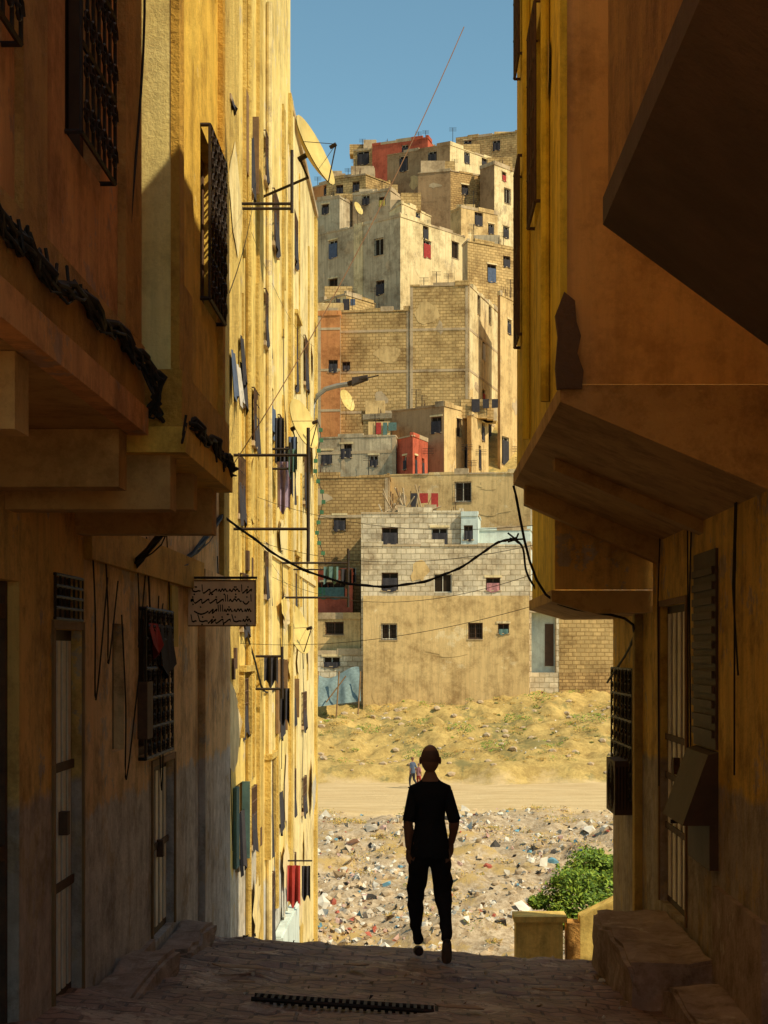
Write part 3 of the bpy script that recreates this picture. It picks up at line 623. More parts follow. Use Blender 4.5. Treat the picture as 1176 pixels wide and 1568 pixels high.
# lower middle
house('brown_shaded_house',(600,133),(680,130),(722,134),622,8,f_brown,[(668,650,1,1.2)],[(703,655,.8,1.4,'grille'),(715,700,.8,1.6)],smat=f_tan)  # brown front has its shade put into the colour, side left tan
house('tan_annex_house',(715,132),(722,131),(748,136),636,8,f_tan,[],[(740,655,.9,1.4),(735,700,.8,1.8)],smat=f_tan)
house('red_plaster_hut',(608,128.5),(632,126.5),(655,130),668,8,f_red,[(620,708,.5,1)],[(637,712,.6,1.4,'dark'),(648,714,.6,1.2)],smat=f_red,clutter=False)
house('grey_yard_house',(440,130),(606,128),(612,134),668,8,f_grey,[(530,690,.9,1),(500,700,.9,1),(572,705,.7,.8)],coursing=[Z(693,128)])
house('terrace_house',(556,136),(606,135),(612,140),640,8,f_brick2,[(580,652,.9,1)])
house('stained_concrete_building',(588,121),(822,119),(835,126),724,3,f_tan,[(709,753,1.2,1.4,'grille')])
house('brown_brick_building',(440,119),(596,118),(600,124),731,0,f_brick2,[(520,800,.9,1)],coursing=[Z(792,118)])
# lowest row
house('white_block_upper_storey',(553,109),(708,108.6),(712,118),786,-3,f_white,[(597,820,1.05,1.05),(673,821,1.05,1.1)])
house('white_block_house',(553,107.6),(812,107.4),(816,118),836,-3,f_white,[(597,890,1.05,1.1),(678,893,1.15,1.2,'plain'),(755,894,.9,.8,'pink')],clutter=False)
house('tan_render_house',(556,107),(810,106.8),(814,116),912,-3,f_tan,[(596,967,1,1,'grille'),(728,966,.9,1,'grille'),(771,962,.7,.6,'teal')],clutter=False,cop=False)
house('pale_blue_hut',(706,108.3),(732,108.1),(736,112),790,0,f_blue,[(717,815,.6,.9)],clutter=False)
house('pale_blue_roof_wall',(734,110),(812,109.8),(815,112),812,0,f_blue,[],clutter=False)
g=Group('blue_entrance_house')
w=Wall((X(806,108),108),(X(856,108),108)); a,b=w.at(814,0)[0],w.at(852,0)[0]
w.skin(g.part('portal',f_white),-3,Z(905,108),[(a,b,Z(1030,108),Z(938,108))],1.0)
w.fbox(g.part('blue_wall',f_blue),a,b,Z(1030,108),Z(938,108),-1.05,-.98); m_=w.at(836,0)[0]
w.fbox(g.part('door',mDoorD),m_,m_+.55,Z(1020,108),Z(955,108),-.979,-.9)
w2=Wall((X(856,108),108.05),(X(1000,108),108.05)); w2.skin(g.part('block_wall',f_brick),-3,Z(900,108),[],.2)
w2.fbox(g.part('plinth',f_brick2),0,w2.L,-3,Z(1030,108),-.01,.08)
g.part('roof',f_conc).poly([(X(806,108),108,Z(905,108)),(X(856,108),108,Z(905,108)),(X(856,108),116,Z(905,108)),(X(806,108),116,Z(905,108))])
g.part('roof',f_conc).poly([(X(856,108),108.05,Z(900,108)),(X(1000,108),108.05,Z(900,108)),(X(1000,108),116,Z(900,108)),(X(856,108),116,Z(900,108))])
g.done()
g=Group('entrance_steps'); q=g.part('steps',f_tan)
for i in range(8): q.box(X(795+i*3,107),X(852,107),105.2+i*.33,108,-3,-1.75+i*.17+.35)
g.done()
house('low_shop_house',(440,109),(552,108.5),(553,116),948,-3,f_tan,[(512,962,1.2,.8,'grille')],clutter=False)
house('white_lean_to',(476,108.2),(553,107.9),(554,109),1003,-3,f_white,[(508,1012,1.1,.6)],clutter=False)
house('red_green_shop',(478,112),(540,111.6),(542,116),880,-3,f_red,[(510,903,1.6,1,'teal'),(492,903,.9,1,'green')],clutter=False)
house('brown_shop_upper',(478,114),(552,113.6),(554,117),862,-3,f_brick2,[(535,880,.9,1)],clutter=False)
# tarp lean-to
g=Group('tarpaulin_shelter'); q=g.part('tarp',cl['tarp']); y=104.5; q.smooth=True
nu=18
for i in range(nu+1):
    t=i/nu; u=478+70*t
    for j in range(9):
        s=j/8; q.v.append((X(u,y)+.25*s*(t-.3),y+2.0*(1-s)+.35*noise.noise(Vector((t*6,s*2,1)))+.3*abs(math.sin(t*6.5+s*2))*s,Z(1030+9*math.sin(t*5),y)*(1-s)+Z(1084-10*t,y)*s+.3*math.sin(s*3.1)*(1+noise.noise(Vector((t*4,s*3,5))))))
for i in range(nu):
    for j in range(8): q.f.append((i*9+j,(i+1)*9+j,(i+1)*9+j+1,i*9+j+1)); q.mi.append(0)
pp=g.part('poles',mWood)
for u in (480,512,545): pp.tube([(X(u,y)+.1,y-.3,-2),(X(u+4,y)+.1,y+.6,Z(1028,y))],.05,6)
pp.tube([(X(500,y),y-.5,Z(1075,y)),(X(530,y),y-.3,Z(1035,y))],.04,5)
g.done()
for i in range(46):
    y=U(112,198); side=-1 if i%2 else 1; x=side*(abs(X(790,y))+U(4,45)) if side>0 else X(440,y)-U(3,45)
    zb=ground_z(x,y)-4; h=U(6,11)+4; wd=U(5,9); u=VX+x*F/y; du=wd*F/y/2
    vt=VY-(zb+h-CZ)*F/y
    m=random.choice(FM); fw_=[(u-du*.4+k*du*.7,vt+25+q*55,1,1.2) for k in range(2) for q in range(3)]
    house('hillside_house',(u-du,y+U(0,1)),(u+du*.6,y),(u+du,y+U(4,7)),vt,zb,m,fw_,[],clutter=False)
for (u,v,y,r_) in ((530,618,128,.8),(548,325,159,.6)):
    dish('satellite_dish',(X(u,y),y-1.2,Z(v,y)),r_,(.75,-.5,.35),wallpt=(X(u,y),y,Z(v,y)-1.2))
g=Group('timber_pile'); q=g.part('planks',mWood); q2=g.part('pale_planks',f_conc)
for k in range(26):
    u=U(585,655); y=U(109,113); a=(X(u,y),y,Z(785,108.6)+U(0,.2)); b=(X(u+U(-22,22),y),y+U(-1,1),Z(785,108.6)+U(.5,1.9)); random.choice((q,q2)).tube([a,b],.05,4)
for k in range(14): 
    u=U(585,650); y=U(109,112); x=X(u,y); z=Z(785,108.6); q2.box(x,x+U(.3,.8),y,y+.4,z,z+U(.2,.7))
g.done()
# ------------------------------------------------------------------ litter slope
lm=[M('litter_white',(.80,.73,.60),None,3,bump=0),M('litter_grey',(.58,.48,.35),None,3,bump=0),M('litter_blue',(.16,.34,.42),None,3,bump=0),M('litter_red',(.50,.13,.08),None,3,bump=0),M('litter_brown',(.36,.24,.13),None,3,bump=0),M('litter_pink',(.66,.43,.35),None,3,bump=0),M('litter_black',(.07,.06,.05),None,3,bump=0),M('litter_tan',(.66,.49,.29),None,3,bump=0)]
def litter(name,n,fn,smin,smax,w,flat=.35):
    p=Part(name,lm[0]); p.mats=lm
    for _ in range(n):
        x,y,z=fn(); s=smin+(smax-smin)*R()**3; mi=random.choices(range(8),w)[0]
        if mi in (2,3) and R()<.6: s*=.6
        ax=Vector((U(-1,1),U(-1,1),U(-.5,.6))).normalized(); bx=ax.orthogonal().normalized(); cx=ax.cross(bx)
        c=Vector((x,y,z+s*.2)); k=random.randint(4,6)
        ring=[c+(ax*math.cos(6.283*i/k)*U(.6,1.1)+bx*math.sin(6.283*i/k)*U(.4,.9)+cx*U(-flat,flat))*s for i in range(k)]
        top=c+cx*s*U(.2,.6); b=len(p.v); p.v+=[tuple(q) for q in ring]+[tuple(top)]
        for i in range(k): p.f.append((b+i,b+(i+1)%k,b+k)); p.mi.append(mi)
    p.build()
def fz():
    while 1:
        y=U(42,77); x=U(-9,12)
        d=noise.noise(Vector((x*.22,y*.22,7)))+.6*noise.noise(Vector((x*.9,y*.9,2)))
        if y>68 and R()<(y-68)/9: continue
        if d>.02 or R()<.18: return x,y,ground_z(x,y)
litter('litter_heap',13000,fz,.02,.22,[34,20,6,4,13,7,7,20])
litter('litter_bags',420,fz,.15,.42,[36,12,12,7,11,8,9,10],.6)
def fz2():
    y=U(92,107); x=U(-9,14); return x,y,ground_z(x,y)
litter('scattered_litter',340,fz2,.04,.16,[50,20,8,2,10,4,2,2])
def fz3():
    y=U(10,15.2); x=U(-1.8,1.8); return x,y,street_z(x,y)+.03
litter('street_litter',80,fz3,.008,.035,[20,20,3,3,50,3,6,1])
g=Group('cardboard_scraps'); q=g.part('sheets',M('cardboard',(.58,.38,.24),None,6,bump=.3))
for (x,y,a,s) in ((-1.2,11.6,.3,.17),(.25,10.0,.1,.13),(-.45,12.4,1.2,.09),(.9,11.5,.4,.1),(-1.1,10.6,.9,.07)):
    c_,s_=math.cos(a),math.sin(a); P=[]
    for dz in (0,.008):
        for dx,dy in ((-1,-.6),(1,-.7),(.9,.6),(-1.1,.7)):
            px=x+(dx*c_-dy*s_)*s; py=y+(dx*s_+dy*c_)*s*.8; P.append((px,py,street_z(px,py)+.05+dz))
    q.hexa(P)
g.done()
g=Group('rubble_rocks'); mrock=M('rock_tan',(.56,.42,.26),(.42,.30,.18),2)
for k in range(280):
    if R()<.5: y=U(44,76)
    else: y=U(90,106)
    x=U(-9,12); s=U(.06,.28); bm=bmesh.new(); bmesh.ops.create_icosphere(bm,subdivisions=1,radius=s)
    q=g.part('rocks',mrock); b=len(q.v)
    for v in bm.verts: 
        w_=v.co*(1+.5*noise.noise(v.co*3+Vector((k,0,0)))); q.v.append((x+w_.x,y+w_.y,ground_z(x,y)+w_.z*.6))
    for f in bm.faces: q.f.append(tuple(b+v.index for v in f.verts)); q.mi.append(0)
    bm.free()
g.done()
# vegetation
def leafmass(p,c,rx,ry,rz,n,s,mi_fn,hole=.15):
    for _ in range(n):
        while 1:
            v=Vector((U(-1,1),U(-1,1),U(-1,1)))
            if v.length<1: break
        if v.length<.55 and R()<.6: v=v.normalized()*U(.6,1)
        q=Vector((v.x*rx,v.y*ry,v.z*rz)); nn=noise.noise((q+Vector(c))*(1.6/max(.4,rx)))
        if nn<-hole: continue
        q*=1+.35*nn; q+=Vector(c)
        a=Vector((U(-1,1),U(-1,1),U(-.4,1))).normalized(); b=a.orthogonal().normalized(); ss=s*U(.6,1.3)
        p.poly([q-a*ss,q+b*ss*.4,q+a*ss,q-b*ss*.4],mi_fn())
g=Group('green_bush'); p=g.part('foliage',mLeaf); p.mats=[mLeaf,mLeaf2]
for (u,v,y,r_) in ((905,1345,22,.42),(930,1325,22.3,.35),(880,1370,21.6,.3),(915,1380,21.4,.4),(945,1350,22,.4),(858,1395,21.5,.18),(890,1335,22.5,.25),(922,1310,22.2,.16),(872,1345,22,.14),(848,1385,21.6,.12)):
    for _k in range(3):
        leafmass(p,(X(u,y)+U(-.2,.2),y+U(-.2,.2),Z(v,y)+U(-.14,.14)),r_,r_,r_*.8,650,.036,lambda:0 if R()<.5 else 1,.08)
b=g.part('branches',mBark)
for k in range(9): b.tube([(2.3,21.8,-2.9),(2.3+U(-.3,.3),21.8+U(-.2,.2),-1.6),(2.3+U(-.7,.7),21.8+U(-.4,.4),-.4)],.04,5,0,.01)
leafmass(p,(2.3,21.8,-1.5),.8,.6,.8,1500,.035,lambda:0,.2)
g.done()
g=Group('hillside_scrub'); p=g.part('foliage',mScrub); p.mats=[mScrub,mDry,mLeaf2]
for k in range(420):
    y=U(91,108); x=U(-9,15); z=ground_z(x,y); r_=U(.08,.42)*U(.5,1); t=random.choice((0,0,1,1,1,1,2))
    leafmass(p,(x,y,z+r_*.25),r_*1.6,r_,r_*.45,60,.05,lambda:t if R()<.8 else 1,.4)
for (u,v,y) in ((655,1105,100),(790,1095,102),(820,1075,105),(760,1170,93),(705,1128,97),(640,1160,93),(880,1090,102),(905,1120,98),(560,1115,98)):
    x=X(u,y); leafmass(p,(x,y,ground_z(x,y)+.2),.9,.6,.35,260,.07,lambda:0 if R()<.6 else 2,.3)
for k in range(120):
    y=U(50,77); x=U(-8,11); z=ground_z(x,y); r_=U(.15,.6)
    leafmass(p,(x,y,z+r_*.2),r_*1.4,r_,r_*.4,90,.05,lambda:1 if R()<.8 else 0,.4)
g.done()
# ------------------------------------------------------------------ clothes racks, dish, lamp, sign, cables
def cpart(pt,x0,x1,y,zt,zb,seed):
    n=8
    for i in range(n):
        a=x0+(x1-x0)*i/n; b=x0+(x1-x0)*(i+1)/n; f=lambda t:y+.06*math.sin(t*14/(x1-x0+.01)+seed)
        za=zb+.06*math.sin(i*1.1+seed); zb2=zb+.06*math.sin((i+1)*1.1+seed)
        pt.poly([(a,f(a),za),(b,f(b),zb2),(b,y+.4*(f(b)-y),zt),(a,y+.4*(f(a)-y),zt)])
def rack(name,xw,y,z0,z1,xo,zp0,zp1,clothes,dy=2.2,full=True):
    g=Group(name); p=g.part('frame',mIron)
    for z in (z0,z1): p.tube([(xw,y,z),(xo,y,z)],.020,6)
    p.tube([(xo,y,zp0),(xo,y,zp1)],.024,6)
    l=g.part('lines',mCable)
    if full:
        for k in range(3):
            x=xw+(xo-xw)*(.25+.25*k)
            l.tube([(x,y,z0),(x,y+dy,z0)],.004,4)
        p.tube([(xw,y+dy,z0),(xo*.8+xw*.2,y+dy,z0)],.015,6)
    for (fx,c_,dz,wd,yy,top) in clothes:
        cpart(g.part('cloth_'+c_,cl[c_]),xw+fx,xw+fx+wd,y+yy,top,top-dz,fx*7)
    g.done()
rack('clothes_drying_rack',-2.3,20.9,Z(697,20.9),Z(810,20.9),X(472,20.9),Z(860,20.9),Z(655,20.9),[],2.2,False)
rack('clothes_drying_rack',-2.27,28.0,Z(862,28),Z(915,28),X(533,28),Z(930,28),Z(840,28),[(.9,'dark',.3,.2,2,Z(862,28)),(.65,'teal',.25,.25,1.2,Z(862,28))])
rack('clothes_drying_rack',-2.3,22.0,Z(312,22),Z(316,22)-.03,X(447,22),Z(320,22)-.05,Z(230,22),[],1.2,False)
rack('clothes_drying_rack',-2.27,25.8,Z(690,26),Z(720,26),X(446,26),Z(725,26),Z(680,26),[(.08,'dark',.75,.14,.2,Z(640,26)),(.12,'lil',.75,.2,.1,Z(708,26)),(.26,'blue',.5,.14,.5,Z(665,26)),(.05,'white',.4,.1,.6,Z(650,26)),(.30,'teal',.4,.12,.0,Z(690,26)),(.18,'dark',.8,.13,.9,Z(675,26))])
rack('clothes_drying_rack',-2.3,24,Z(1005,24),Z(1055,24),X(432,24),Z(1070,24),Z(990,24),[(.1,'dark',.4,.2,.3,Z(1005,24)),(.3,'dark',.5,.15,.5,Z(1055,24))],1.0)
g=Group('hanging_laundry'); w=Wall((-2.3,17.25),(-2.3,24.8))
w.hang(g.part('white_sheet',cl['white']),3.6,4.0,Z(560,21),Z(620,21),.12); w.hang(g.part('blue_shirt',cl['blue']),3.1,3.5,Z(540,20.6),Z(612,20.6),.1); w.hang(g.part('dark_cloth',cl['dark']),4.15,4.5,Z(515,21.5),Z(585,21.5),.1); g.done()
g=Group('hanging_laundry')
cpart(g.part('red_cloth',cl['red']),-2.2,-1.98,28.6,Z(1325,28.6),Z(1385,28.6),1); cpart(g.part('dark_cloth',cl['dark']),-2.0,-1.85,29.2,Z(1328,29),Z(1378,29),2)
g.part('pole',mIron).tube([(-2.27,28.9,Z(1318,28.9)),(-1.8,28.9,Z(1318,28.9))],.015,6); g.done()
dish('satellite_dish',(X(472,24),24,Z(236,24)),.50,(.90,-.28,.42),wallpt=(-2.27,24.9,Z(275,24)))
dish('satellite_dish',(X(458,29),29,Z(652,29)),.42,(.88,-.4,.35),wallpt=(-2.27,29.2,Z(690,29)))
dish('satellite_dish',(X(448,31),31,Z(965,31)),.45,(.9,-.35,.3),wallpt=(-2.33,31.2,Z(975,31)))
g=Group('street_lamp'); p=g.part('arm',mGal); y=38
arm=[(478,680),(477,650),(479,625),(486,606),(498,596),(515,591),(535,588)]
p.tube([(X(u,y),y,Z(v,y)) for u,v in arm],.055,8); p.tube([(-2.33,y,Z(672,y)),(X(478,y),y,Z(672,y))],.04,6)
h=g.part('lamp_head',mIron); c0=Vector((X(533,y),y,Z(588,y))); c1=Vector((X(563,y),y-.1,Z(580,y)))
h.tube([c0,c0.lerp(c1,.15),c0.lerp(c1,.5),c1],.06,8); a=c0.lerp(c1,.2)
h.hexa([(a.x,y-.16,a.z-.06),(c1.x,y-.12,c1.z-.02),(c1.x,y+.12,c1.z-.02),(a.x,y+.16,a.z-.06),(a.x,y-.1,a.z+.11),(c1.x,y-.06,c1.z+.08),(c1.x,y+.06,c1.z+.08),(a.x,y+.1,a.z+.11)])
h.tube([c1,c1+Vector((.25,0,.06))],.015,5); g.done()
# hanging arabic sign
g=Group('arabic_sign_board'); y=14.4; x0,x1=X(287,y),X(390,y); z0,z1=Z(957,y),Z(890,y)
g.part('board',mSign).box(x0,x1,y,y+.02,z0,z1)
e=g.part('edge',mWood); e.box(x0-.01,x1+.01,y-.005,y+.025,z1+.001,z1+.012); e.box(x0-.01,x1+.01,y-.005,y+.025,z0-.012,z0-.001); e.box(x0-.01,x0-.001,y-.005,y+.025,z0,z1); e.box(x1+.001,x1+.01,y-.005,y+.025,z0,z1)
e2=g.part('bracket',mIron); e2.tube([(-1.95,y+.01,z1+.03),(x1+.02,y+.01,z1+.03)],.012,6); e2.tube([(-1.95,y+.01,z0+.05),(x0,y+.01,z0+.05)],.012,6)
t=g.part('lettering',mSignT); yy=y-.001
random.seed(3)
def stroke(P,wd):
    # brush stroke: thin flat slab with wider horizontals than verticals, like reed-pen script
    for (a,b) in zip(P,P[1:]):
        a=Vector(a);b=Vector(b); d=b-a
        if d.length<1e-5: continue
        n_=Vector((-d.z,0,d.x)).normalized()*wd*(.6+.6*abs(d.x)/d.length); e_=d.normalized()*wd*.4
        a=a-e_; b=b+e_
        t.hexa([(a-n_).to_tuple(),(b-n_).to_tuple(),(b-n_+Vector((0,.0008,0))).to_tuple(),(a-n_+Vector((0,.0008,0))).to_tuple(),(a+n_).to_tuple(),(b+n_).to_tuple(),(b+n_+Vector((0,.0008,0))).to_tuple(),(a+n_+Vector((0,.0008,0))).to_tuple()])
for li in range(4):
    zb=z1-.085-li*.085; x=x1-.03
    while x>x0+.05:
        L=U(.05,.12); L=min(L,x-x0-.03); k=random.choice('abacdeb'); P=[]
        if k=='a': stroke([(x,yy,zb),(x-.003,yy,zb+.055)],.006); x-=.018; continue
        n=10
        for i in range(n+1):
            s=i/n; xx=x-L*s
            if k=='b': zz=zb+(.018 if int(s*6)%2 else 0)
            elif k=='c': zz=zb-.024*math.sin(math.pi*s)
            elif k=='d': xx=x-L*s+.012*math.sin(s*12); zz=zb+.018*math.sin(s*12)
            else: zz=zb+.004*math.sin(s*9)+.055*max(0,s-.8)*5
            P.append((xx,yy,zz))
        stroke(P,.0055)
        for q in range(random.randint(0,3)):
            dx=x-L*U(.3,.7); dz=zb+random.choice((-.028,.034)); stroke([(dx,yy,dz),(dx+.006,yy,dz+.004)],.006)
        x-=L+.012
g.done(); random.seed(11)
# cables
def sagpts(a,b,s,n=24):
    a=Vector(a);b=Vector(b); return [a.lerp(b,i/n)-Vector((0,0,s*4*(i/n)*(1-i/n))) for i in range(n+1)]
def smooth_path(ctrl,n=8):
    c=[Vector(p) for p in ctrl]; c=[c[0]]+c+[c[-1]]; out=[]
    for i in range(1,len(c)-2):
        for k in range(n):
            t=k/n; p0,p1,p2,p3=c[i-1:i+3]
            out.append(.5*((2*p1)+(-p0+p2)*t+(2*p0-5*p1+4*p2-p3)*t*t+(-p0+3*p1-3*p2+p3)*t**3))
    out.append(c[-2]); return out
y=17
g=Group('overhead_cable'); p=g.part('bundle',mCable)
ctrl=[(X(338,17),16.8,Z(785,16.8)),(X(385,y),y,Z(822,y)),(X(440,y),y,Z(860,y)),(X(510,y),y,Z(888,y)),(X(580,y),y,Z(898,y)),(X(650,y),y,Z(890,y)),(X(710,y),y,Z(866,y)),(X(755,y),y,Z(835,y)),(X(783,y),y,Z(826,y)),(X(800,y),y,Z(838,y)),(X(806,y),y,Z(875,y)),(X(822,y),y,Z(905,y))]
p.tube(smooth_path(ctrl),.012,6); p.tube([q+Vector((0,.02,.012*math.sin(i*.9))) for i,q in enumerate(smooth_path(ctrl))],.008,5)
for k in range(7): c0=Vector((X(790,y),y,Z(826,y))); p.tube([c0,c0+Vector((U(-.1,.1),0,U(-.08,.1)))],.009,4)
g.done()
g=Group('overhead_wire'); g.part('wire',mWire).tube(sagpts((X(350,19),19,Z(722,19)),(X(718,19),21,Z(-60,19)),.28),.006,5); g.done()
g=Group('overhead_wire'); p=g.part('wire',mCable)
for (a,b,s) in (((-2.3,22,Z(820,22)),(1.17,17.3,3.6),.25),((-2.3,24,Z(760,24)),(1.17,17.3,3.8),.2),((-2.3,22,Z(985,22)),(1.17,17.4,2.98),.15),((-2.3,20,Z(1010,20)),(-2.25,37,Z(960,37)),.4),((-2.3,19,8.5),(-2.2,36,9.0),.5),((-1.1,9.9,4.6),(-2.28,24,9.2),.15),((-2.3,18,5.2),(-2.2,30,3.6),.3),((-2.3,26,Z(880,26)),(1.17,17.2,3.3),.35)):
    p.tube(sagpts(a,b,s),.0030,4)
g.done()
g=Group('wall_cable_bundle'); p=g.part('cables',mCable)
x=-1.225
ledge(p,[(x,3.5,4.4),(x,4.7,Z(290,4.9)),(x,5.35,Z(400,5.5)),(x,6.2,Z(452,6.2)),(x,7.0,Z(510,7.1)),(x,7.6,Z(548,7.6)),(x+.04,7.78,Z(575,7.8)),(x-.02,7.9,Z(630,7.9))],.013,7,7,.025)
xx=-1.085
ledge(p,[(x,7.9,Z(630,7.9)),(xx,8.3,Z(650,8.3)),(xx,9.0,Z(672,9)),(xx,9.7,Z(700,9.7)),(xx-.0,9.95,Z(712,9.95)),(-1.3,10,Z(735,10)),(-1.93,11.5,3.1),(-1.93,14,3.25),(-1.93,16.8,Z(785,16.8))],.013,7,6,.025)
for k in range(26):
    yk=U(5,9.6); xk=x if yk<7.8 else xx; zk=Z(318+(yk-4.9)*92,yk) if yk<7.8 else Z(645+(yk-8)*35,yk)
    p.tube(smooth_path([(xk+U(-.02,.02),yk,zk+.01),(xk+U(-.01,.04),yk+U(-.05,.1),zk-U(.03,.12)),(xk,yk+.14,zk-.01)],5),.006,4)
for k in range(12):
    yk=U(9.9,16.5); z=U(2.0,3.0); p.tube(smooth_path([(-1.93,yk,z+.6),(-1.92,yk+.1,z),(-1.93,yk+U(.1,.4),z-U(.2,.8)),(-1.93,yk+U(.3,.8),z+.2)],5),.005,4)
p.tube(smooth_path([(-2.26,18,Z(860,18)),(-2.24,20,Z(880,20)),(-2.24,23,Z(1000,23)),(-2.24,25,Z(1060,25)),(-2.24,29,Z(1040,29))],6),.014,5)
p.tube(smooth_path([(.8,14.2,3.9),(1.1,14.6,3.0),(1.9,15,2.75),(1.93,17.3,2.2)],6),.012,5)
p.tube(smooth_path([(-1.27,7.5,4.4),(-1.24,7.7,5.4),(-1.25,7.6,6.5)],6),.006,4)
g.done()
g=Group('festoon_string'); p=g.part('string',mCable); q=g.part('flags',cl['green']); P=sagpts((X(485,36),36,Z(640,36)),(X(492,36),36,Z(860,36)),0,14); P=[v+Vector((.08*math.sin(i),0,0)) for i,v in enumerate(P)]
p.tube(P,.008,4)
for v in P[1:-1]: q.box(v.x-.03,v.x+.05,v.y-.03,v.y+.03,v.z-.08,v.z)
g.done()
# ------------------------------------------------------------------ people
def skin_mesh(verts,edges,radii,lvl=2,root=0):
    me=bpy.data.meshes.new('tmp'); me.from_pydata(verts,edges,[]); o=bpy.data.objects.new('tmp',me); scene.collection.objects.link(o)
    m=o.modifiers.new('s','SKIN'); m.use_smooth_shade=True
    for i,r in enumerate(radii): me.skin_vertices[0].data[i].radius=(r,r); me.skin_vertices[0].data[i].use_root=(i==root)
    s=o.modifiers.new('d','SUBSURF'); s.levels=lvl; s.render_levels=lvl
    dg=bpy.context.evaluated_depsgraph_get(); dg.update(); ev=o.evaluated_get(dg); out=bpy.data.meshes.new_from_object(ev); bpy.data.objects.remove(o); return out
def person(name,origin,h,yaw,mats,pose='walk'):
    shirt,trous,skin,shoe,hair=mats; k=h/1.75
    J=[(0,0,.93,.128),(0,.01,1.08,.120),(0,.02,1.27,.145),(0,.0,1.375,.110),(0,.0,1.465,.058),(0,.02,1.56,.050),
       (-.130,0,1.375,.062),(-.178,-.03,1.12,.046),(-.172,.03,.88,.029),
       (.130,0,1.375,.062),(.200,-.07,1.13,.046),(.168,.08,.93,.029),
       (-.080,.0,.84,.100),(-.125,.10,.50,.076),(-.112,.12,.26,.054),(-.092,.12,.10,.040),
       (.080,.0,.84,.100),(.112,.05,.50,.076),(.125,-.12,.33,.056),(.130,-.27,.2,.042)]
    E=[(0,1),(1,2),(2,3),(3,4),(4,5),(3,6),(6,7),(7,8),(3,9),(9,10),(10,11),(0,12),(12,13),(13,14),(14,15),(0,16),(16,17),(17,18),(18,19)]
    me=skin_mesh([j[:3] for j in J],E,[j[3] for j in J],2)
    for v in me.vertices:
        c=v.co
        if c.z>.8 and abs(c.x)<.17 : c.y*=.78
        if c.z<.92: 
            nv=noise.noise(Vector((c.x*9,c.y*9,c.z*14))); c.x+=nv*.018; c.y+=nv*.016
        elif c.z<1.4 and abs(c.x)<.18: c.x+=.012*noise.noise(Vector((c.x*8,c.y*8,c.z*12)))
    for m in (shirt,trous,skin): me.materials.append(m)
    for p in me.polygons:
        c=p.center
        if abs(c.x)>.135 and .8<c.z<1.13: i=2
        elif c.z>1.455: i=2
        elif c.z<.90: i=1
        else: i=0
        p.material_index=i
    bo=bpy.data.objects.new('body',me); scene.collection.objects.link(bo); objs=[bo]
    bm=bmesh.new(); bmesh.ops.create_uvsphere(bm,u_segments=32,v_segments=24,radius=1)
    for v in bm.verts:
        x,y,z=v.co; sx_,sy_,sz_=.077,.098,.118
        if z<0: sx_*=1-.22*z*z; sy_*=1-.12*(-z)
        f=max(0,y)
        px,py,pz=x*sx_,y*sy_,z*sz_
        if y>.3 and z<-.2: px*=.88
        nose=math.exp(-((x/.16)**2+((z+.18)/.2)**2))*f*.028; brow=math.exp(-((z-.16)/.09)**2)*f*.006
        eye=sum(math.exp(-(((x-e)/.16)**2+((z-.02)/.1)**2)) for e in (-.38,.38))*f*.010
        mouth=math.exp(-((x/.3)**2+((z+.5)/.05)**2))*f*.006
        py+=nose+brow-eye-mouth
        if y<-.2: py*=1+.06*max(0,z+.2)
        v.co=(px,py,pz)
    hm=bpy.data.meshes.new('head'); bm.to_mesh(hm); bm.free(); hm.materials.append(skin); hm.materials.append(hair)
    for p in hm.polygons:
        p.use_smooth=True; c=p.center
        p.material_index=1 if (c.z>-.02 and c.z<.075 and c.y<.03) else 0
    ho=bpy.data.objects.new('head',hm); ho.matrix_basis=Matrix.Translation((0,.025,1.63)); scene.collection.objects.link(ho); objs.append(ho)
    for sgn in (-1,1):
        bm=bmesh.new(); bmesh.ops.create_uvsphere(bm,u_segments=12,v_segments=10,radius=1)
        for v in bm.verts: v.co=Vector((v.co.x*.01+abs(v.co.y)*.004*sgn,v.co.y*.019,v.co.z*.032))
        em=bpy.data.meshes.new('ear'); bm.to_mesh(em); bm.free(); em.materials.append(skin)
        for p in em.polygons: p.use_smooth=True
        eo=bpy.data.objects.new('ear',em); eo.matrix_basis=Matrix.Translation((sgn*.080,.02,1.62)); scene.collection.objects.link(eo); objs.append(eo)
        bm=bmesh.new(); bmesh.ops.create_uvsphere(bm,u_segments=10,v_segments=8,radius=.011); em=bpy.data.meshes.new('eye'); bm.to_mesh(em); bm.free(); em.materials.append(mFrW)
        eo=bpy.data.objects.new('eye',em); eo.matrix_basis=Matrix.Translation((sgn*.029,.108,1.632)); scene.collection.objects.link(eo); objs.append(eo)
    for sgn,wr,dirv in ((-1,(-.172,.03,.88),(0,.18,-1)),(1,(.168,.08,.93),(-.02,.35,-1))):
        W=Vector(wr); d=Vector(dirv).normalized(); fwd=Vector((0,1,0)); fwd=(fwd-d*fwd.dot(d)).normalized(); inn=d.cross(fwd)*(1 if d.cross(fwd).x*sgn<0 else -1)
        vs=[W-d*.03,W+d*.03,W+d*.075]; es=[(0,1),(1,2)]; rs=[.026,.028,.030]
        for fi,(off,ln) in enumerate(((.032,.075),(.011,.085),(-.011,.08),(-.031,.062))):
            b=len(vs); base=W+d*.085+fwd*off
            vs+=[base,base+d*ln*.45+inn*.008,base+d*ln*.8+inn*.028,base+d*ln*.95+inn*.045]; rs+=[.0105,.0095,.0085,.007]
            es+=[(2,b),(b,b+1),(b+1,b+2),(b+2,b+3)]
        b=len(vs); vs+=[W+d*.03+fwd*.03+inn*.01,W+d*.065+fwd*.05+inn*.02,W+d*.095+fwd*.05+inn*.03]; rs+=[.013,.011,.009]; es+=[(1,b),(b,b+1),(b+1,b+2)]
